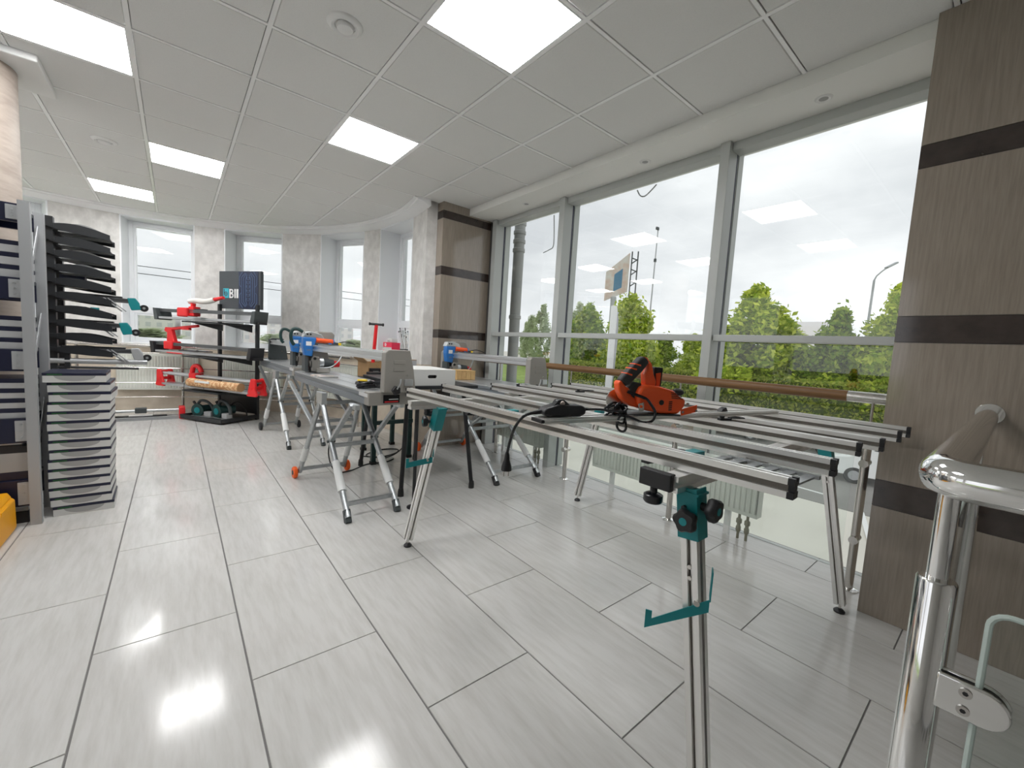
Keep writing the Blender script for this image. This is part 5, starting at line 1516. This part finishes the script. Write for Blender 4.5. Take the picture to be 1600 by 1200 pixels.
car('dark car parked before the hedge behind the rails', (25.2, 10.2, GZ), PI * .5, 'car_dark')

# foliage
def leaves_mesh(name, n, fn, size, material, seed):
    rnd = random.Random(seed)
    vs = []; fs = []
    for i in range(n):
        p, nrm = fn(rnd)
        s = size * rnd.uniform(.6, 1.3)
        a = Vector((rnd.gauss(0, 1), rnd.gauss(0, 1), rnd.gauss(0, 1))).normalized()
        nn_ = (nrm * .8 + a).normalized()
        t = nn_.cross(Vector((rnd.gauss(0, 1), rnd.gauss(0, 1), rnd.gauss(0, 1)))).normalized()
        b = nn_.cross(t)
        k = len(vs)
        vs += [p - t * s, p + b * s * .5, p + t * s, p - b * s * .5]
        fs.append((k, k + 1, k + 2, k + 3))
    me = bpy.data.meshes.new(name)
    me.from_pydata([tuple(v) for v in vs], [], fs)
    me.materials.append(MATS[material])
    return me
def crown_fn(pointy, seed):
    rr = random.Random(seed)
    blobs = []
    for i in range(80):
        h = rr.random() ** .9
        wd = (1 - h) ** pointy * .92 + .06
        if h < .12: wd *= .55 + 3.5 * h
        a = rr.uniform(0, 2 * PI); q = math.sqrt(rr.random()) * wd
        blobs.append((Vector((math.cos(a) * q, math.sin(a) * q, h)), rr.uniform(.10, .22) * (1.15 - .5 * h)))
    def fn(rnd):
        c, r = blobs[rnd.randrange(len(blobs))]
        d = Vector((rnd.gauss(0, 1), rnd.gauss(0, 1), rnd.gauss(0, 1))).normalized()
        k = rnd.random() ** .35 * (1.45 if rnd.random() < .15 else 1.0)
        return Vector((c.x + d.x * r * k * 1.25, c.y + d.y * r * k * 1.25, c.z + d.z * r * k * .75)), d
    return fn
def scaled(fn, sx, sz_):
    def f(rnd):
        p, d = fn(rnd)
        return Vector((p.x * sx, p.y * sx, p.z * sz_)), d
    return f
CROWN = {}
for k in range(3):
    CROWN['a%d' % k] = leaves_mesh('crown', 12000, scaled(crown_fn(.62, 10 + k), 3.5, 7.6), .20, 'leaf_a', 20 + k)
    CROWN['b%d' % k] = leaves_mesh('crown', 11000, scaled(crown_fn(.72, 30 + k), 3.2, 7.2), .20, 'leaf_b', 40 + k)
for k in range(2):
    CROWN['f%d' % k] = leaves_mesh('crown', 5000, scaled(crown_fn(.45, 50 + k), 2.6, 11.0), .26, 'leaf_haze', 60 + k)
def tree(label, x, y, top, kind, wide=1.0, rz=0, group='trees outside the window'):
    base = {'a': 7.6, 'b': 7.2, 'f': 11.0}[kind[0]]
    t = thing('tree', label, 'tree', (x, y, GZ), rz, group=group)
    h = top - GZ
    z0 = h * .14
    s = (h - z0) / (base * 1.03)
    o = inst(CROWN[kind], 'crown', t, (0, 0, z0), 0, (s * wide, s * wide, s))
    o['kind'] = 'stuff'
    tk = MB().cyl((0, 0, 0), (.1, 0, h * .6), .16, 10, .06).build('trunk', 'trunk', t, smooth=True)
    for i in range(5):
        a = i * 2.4
        MB().cyl((.03, 0, h * (.22 + .07 * i)), (math.cos(a) * 1.1 * wide, math.sin(a) * 1.1 * wide, h * (.40 + .08 * i)), .05, 6, .015).build('branch', 'trunk', t)
TREES = [(30, 11.4, 6.1, 'a0', 1.2, 'tall bright green tree filling the left of the right window pane'),
         (30.5, 7.1, 4.5, 'b0', .95, 'dark green pointed tree between the tall tree and the lamp post'),
         (30, 4.1, 5.5, 'a1', 1.0, 'bright green tree right of the lamp post by the pillar'),
         (31, 21.8, 6.3, 'a2', .95, 'green tree standing in front of the billboard'),
         (33, 28.5, 6.0, 'b1', 1.1, 'green tree at the left edge of the middle pane'),
         (36, 24.6, 4.2, 'b2', 1.0, 'darker tree behind the white pylon'),
         (38, 19.6, 3.4, 'a1', .9, 'small round tree in the middle pane, left of the mullion'),
         (31, 9.4, 3.2, 'b1', 1.0, 'low bushy tree behind the hedge beside the tall tree'),
         (31, 14.4, 3.0, 'b2', 1.0, 'low bushy tree half hidden by the grey mullion'),
         (33, 1.0, 4.6, 'b0', 1.1, 'tree mostly hidden by the brown pillar'),
         (34, 17.0, 2.9, 'a0', 1.2, 'low tree beside the small round tree'),
         (40, 24.0, 3.4, 'b0', 1.4, 'broad low tree behind the gap right of the pylon'),
         (41, 31.5, 3.2, 'b1', 1.5, 'broad low tree at the far left of the middle pane'),
         (37, 12.5, 3.0, 'b2', 1.6, 'broad dark tree low behind the tall bright tree'),
         (37, 6.0, 3.2, 'b1', 1.6, 'broad dark tree low behind the lamp post')]
for k, (x, y, top, kd, wd, lab) in enumerate(TREES):
    tree(lab, x, y, top, kd, wd, k * 1.3)
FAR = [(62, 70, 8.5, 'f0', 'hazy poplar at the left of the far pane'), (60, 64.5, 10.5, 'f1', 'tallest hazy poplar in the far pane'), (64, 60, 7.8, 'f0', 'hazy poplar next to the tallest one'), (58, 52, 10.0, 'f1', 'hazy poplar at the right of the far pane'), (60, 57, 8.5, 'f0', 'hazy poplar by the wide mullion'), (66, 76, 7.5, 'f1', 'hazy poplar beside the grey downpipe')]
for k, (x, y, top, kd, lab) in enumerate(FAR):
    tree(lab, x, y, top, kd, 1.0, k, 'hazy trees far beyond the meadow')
# trees seen through the bay windows
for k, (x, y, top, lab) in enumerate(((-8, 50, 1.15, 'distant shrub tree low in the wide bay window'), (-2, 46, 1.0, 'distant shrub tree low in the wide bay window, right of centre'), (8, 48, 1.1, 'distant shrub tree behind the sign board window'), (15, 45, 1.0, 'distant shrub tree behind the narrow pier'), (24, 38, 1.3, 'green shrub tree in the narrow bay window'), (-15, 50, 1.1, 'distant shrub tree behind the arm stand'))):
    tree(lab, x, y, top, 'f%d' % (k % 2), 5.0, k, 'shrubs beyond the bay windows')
# hedge
hd = thing('hedge', 'long clipped hedge with brownish top before the trees', 'hedge', (28.2, 10, GZ))
MB().bx(-.7, .7, -30, 19, 0, 3.30).build('core', 'hedge_core', hd)
def hedge_fn(rnd):
    y = rnd.uniform(-30, 19)
    if rnd.random() < .72:
        return Vector((-.75 + rnd.gauss(0, .08), y, rnd.uniform(.1, 3.42))), Vector((-1, 0, .2))
    return Vector((rnd.uniform(-.8, .8), y, 3.36 + rnd.gauss(0, .07))), Vector((0, 0, 1))
o = bpy.data.objects.new('leaves', leaves_mesh('leaves', 26000, hedge_fn, .13, 'leaf_hedge', 5))
COL.objects.link(o); o.parent = hd; o['kind'] = 'stuff'
# lamp post
lp = thing('lamp_post', 'grey street lamp post with angled head by the brown pillar', 'lamp post', (38.6, 7.25, GZ))
MB().cyl((0, 0, 0), (.55, 0, 10.7), .11, 12, .07).build('pole', 'lamp_grey', lp, smooth=True)
MB().tube([(.55, 0, 10.7), (.58, -.1, 11.0), (.75, -.35, 11.35), (1.0, -.55, 11.6)], .05, 8).build('arm', 'lamp_grey', lp, smooth=True)
MB().beam((.95, -.5, 11.58), (1.5, -.95, 12.0), .32, .12).build('lamp_head', 'lamp_grey', lp, bevel=.03)
# mast
ms = thing('mast', 'thin tall mast rising beside the billboard', 'mast', (35.5, 23.05, GZ))
MB().cyl((0, 0, 0), (.9, .4, 16.8), .09, 10, .05).build('pole', 'lamp_grey', ms, smooth=True)
for t_ in (.68, .80):
    MB().cyl((.9 * t_, .4 * t_, 16.8 * t_), (.9 * t_, .4 * t_, 16.8 * t_ + .3), .13, 10).build('collar', 'saw_dark', ms)
MB().bx(.55, .95, .3, .45, 16.5, 16.75).build('top_lamp', 'saw_dark', ms)
# pylon sign
py = thing('pylon_sign', 'slim white pylon sign with curved top in the middle pane', 'sign', (22.5, 17.2, GZ), -.62)
MB().prism([(-.24, 0), (.16, 0), (.16, 7.15), (.10, 7.45), (-.24, 7.45)], -.12, .12, 'y').build('body', 'pylon_white', py, bevel=.03)
MB().prism([(.165, 1.5), (.27, 3.0), (.32, 5.0), (.27, 6.6), (.165, 7.2)], -.10, .10, 'y').build('curved_edge', 'lamp_grey', py, bevel=.02)
MB().cyl((.24, -.11, 5.5), (.24, -.125, 5.5), .07, 16).build('emblem', 'blue', py)
# billboard
bb = thing('billboard', 'large tilted billboard on a lattice frame behind the trees', 'billboard', (41.0, 32.0, GZ), 0)
pA = Vector((-1.0, .5, 11.3)); pB = Vector((1.6, -1.0, 0))
# panel: left edge lower/higher corners found from its outline, running away from the viewer
L0, L1 = Vector((-.6, .5, 0)), Vector((1.86, -.87, 0))
zl0, zl1, zr0, zr1 = 10.66, 14.15, 11.97, 16.64
nb = (L1 - L0).cross(Vector((0, 0, 1))).normalized() * -.25
vs = [(L0.x, L0.y, zl0), (L1.x, L1.y, zr0), (L1.x, L1.y, zr1), (L0.x, L0.y, zl1)]
MB().add(vs + [(x + nb.x, y + nb.y, z) for x, y, z in vs], [(0, 1, 2, 3), (7, 6, 5, 4), (0, 1, 5, 4), (1, 2, 6, 5), (2, 3, 7, 6), (3, 0, 4, 7)]).build('panel', 'billboard_face', bb)
q0 = L0.lerp(L1, .35) - nb * .06; q1 = L0.lerp(L1, .72) - nb * .06
vs = [(q0.x, q0.y, zl0 + 1.2), (q1.x, q1.y, zl0 + 1.75), (q1.x, q1.y, zl1 + .55), (q0.x, q0.y, zl1 - .25)]
MB().add(vs + [(x + nb.x * .05, y + nb.y * .05, z) for x, y, z in vs], [(0, 1, 2, 3), (7, 6, 5, 4), (0, 1, 5, 4), (1, 2, 6, 5), (2, 3, 7, 6), (3, 0, 4, 7)]).build('blue_poster', 'billboard_blue', bb)
MB().cyl((.3, -.1, 0), (.3, -.1, 11.2), .35, 14).build('column', 'lamp_grey', bb, smooth=True)
for i in range(9):
    z = 10.6 + i * .68
    MB().beam((L1.x + .2, L1.y - .15, z), (L1.x + .55, L1.y - .75, z + (.5 if i % 2 else -.3)), .12, .12).build('lattice', 'saw_dark', bb)
for (dx, dy) in ((.2, -.15), (.55, -.75)):
    MB().cyl((L1.x + dx, L1.y + dy, 9.6), (L1.x + dx, L1.y + dy, 16.8), .08, 8).build('lattice_post', 'saw_dark', bb)
# grey outside downpipe / duct by the tiled column
dp = thing('downpipe', 'grey ribbed round duct outside the far pane', 'duct', (3.72, 4.56, GZ))
MB().cyl((0, 0, 0), (0, 0, 6.3), .075, 24).build('pipe', 'cladding', dp, smooth=True)
for z in (5.62, 5.74, 5.86, 5.98, 4.70):
    MB().lathe([(.076, -.03), (.086, -.02), (.086, .02), (.076, .03)], (0, 0, z), 24).build('collar', 'cladding', dp, smooth=True)
# loose wires hanging outside the head of the glazing
for (pts, lab) in (([(3.36, 3.52, 2.80), (3.36, 3.50, 2.60), (3.36, 3.50, 2.45), (3.36, 3.56, 2.42), (3.36, 3.66, 2.40)], 'thin loose wire hanging outside the far pane'),
                   ([(3.36, 2.42, 2.80), (3.36, 2.38, 2.74), (3.36, 2.32, 2.73), (3.36, 2.22, 2.80)], 'short wire loop hanging above the middle pane')):
    tag(MB().tube(spline(pts), .006, 6).build('loose_wire', 'lamp_grey', smooth=True), lab, 'wire')
# red brick hut piece behind the hedge
hut = thing('brick_post', 'red brick post behind the hedge near the pillar', 'post', (31.5, 5.4, GZ))
MB().bx(-.3, .3, -.3, .3, 0, 4.1).build('shaft', 'brick_red', hut, bevel=.02)
MB().bx(-.3, .3, -1.6, -.31, 0, 3.3).build('low_wall', 'brick_red', hut)
MB().bx(-.2, .2, -.2, .2, 4.101, 4.35).build('cap', 'brick_red', hut, bevel=.03)
# far town
rndb = random.Random(4)
TOWN = [(-40, 190, 26, 7.7), (-14, 200, 30, 8.7), (14, 195, 24, 7.2), (42, 180, 30, 8.2), (74, 165, 26, 7.2), (-70, 190, 28, 7.2)]
for k, (x, y, w_, h_) in enumerate(TOWN):
    b = thing('far_building', 'pale distant apartment block, number %s from the left on the skyline' % ['second', 'third', 'fourth', 'fifth', 'sixth', 'first'][k].replace('number ', ''), 'building', (x, y, GZ), rndb.uniform(-.2, .2), group='far town skyline')
    b['label'] = 'pale distant apartment block, %s from the left on the skyline' % ['second', 'third', 'fourth', 'fifth', 'sixth', 'first'][k]
    MB().bx(-w_ / 2, w_ / 2, -6, 6, 0, h_).build('wall', 'concrete_haze', b)
    MB().bx(-w_ * .2, w_ * .05, -4, 4, h_, h_ + 1.6).build('roof_house', 'concrete_haze', b)
    wn = MB()
    for i in range(int(w_ / 3)):
        for j in range(3):
            wn.bx(-w_ / 2 + 1 + i * 3, -w_ / 2 + 2.4 + i * 3, -6.12, -5.98, 1.8 + j * 2.7, 3.3 + j * 2.7)
    o = wn.build('windows', 'window_haze', b); o['kind'] = 'stuff'
bl = thing('far_building', 'pale tower block far behind the dark pointed tree', 'building', (190, 52, GZ), 0, group='far town skyline')
MB().bx(-8, 8, -8, 8, 0, 19).build('wall', 'concrete_haze', bl)
MB().bx(-3, 3, -5, 5, 19, 21).build('roof_house', 'concrete_haze', bl)
for k, (za, zb_) in enumerate(((9.7, 9.9), (9.0, 8.6))):
    tag(MB().tube([(-40, 78, za), (-10, 79, (za + zb_) / 2 - .15), (40, 80, zb_)], .05, 5).build('overhead_cable', 'saw_dark'), ['upper overhead cable crossing the wide bay window', 'lower overhead cable crossing the wide bay window'][k], 'cable', 'overhead cables')
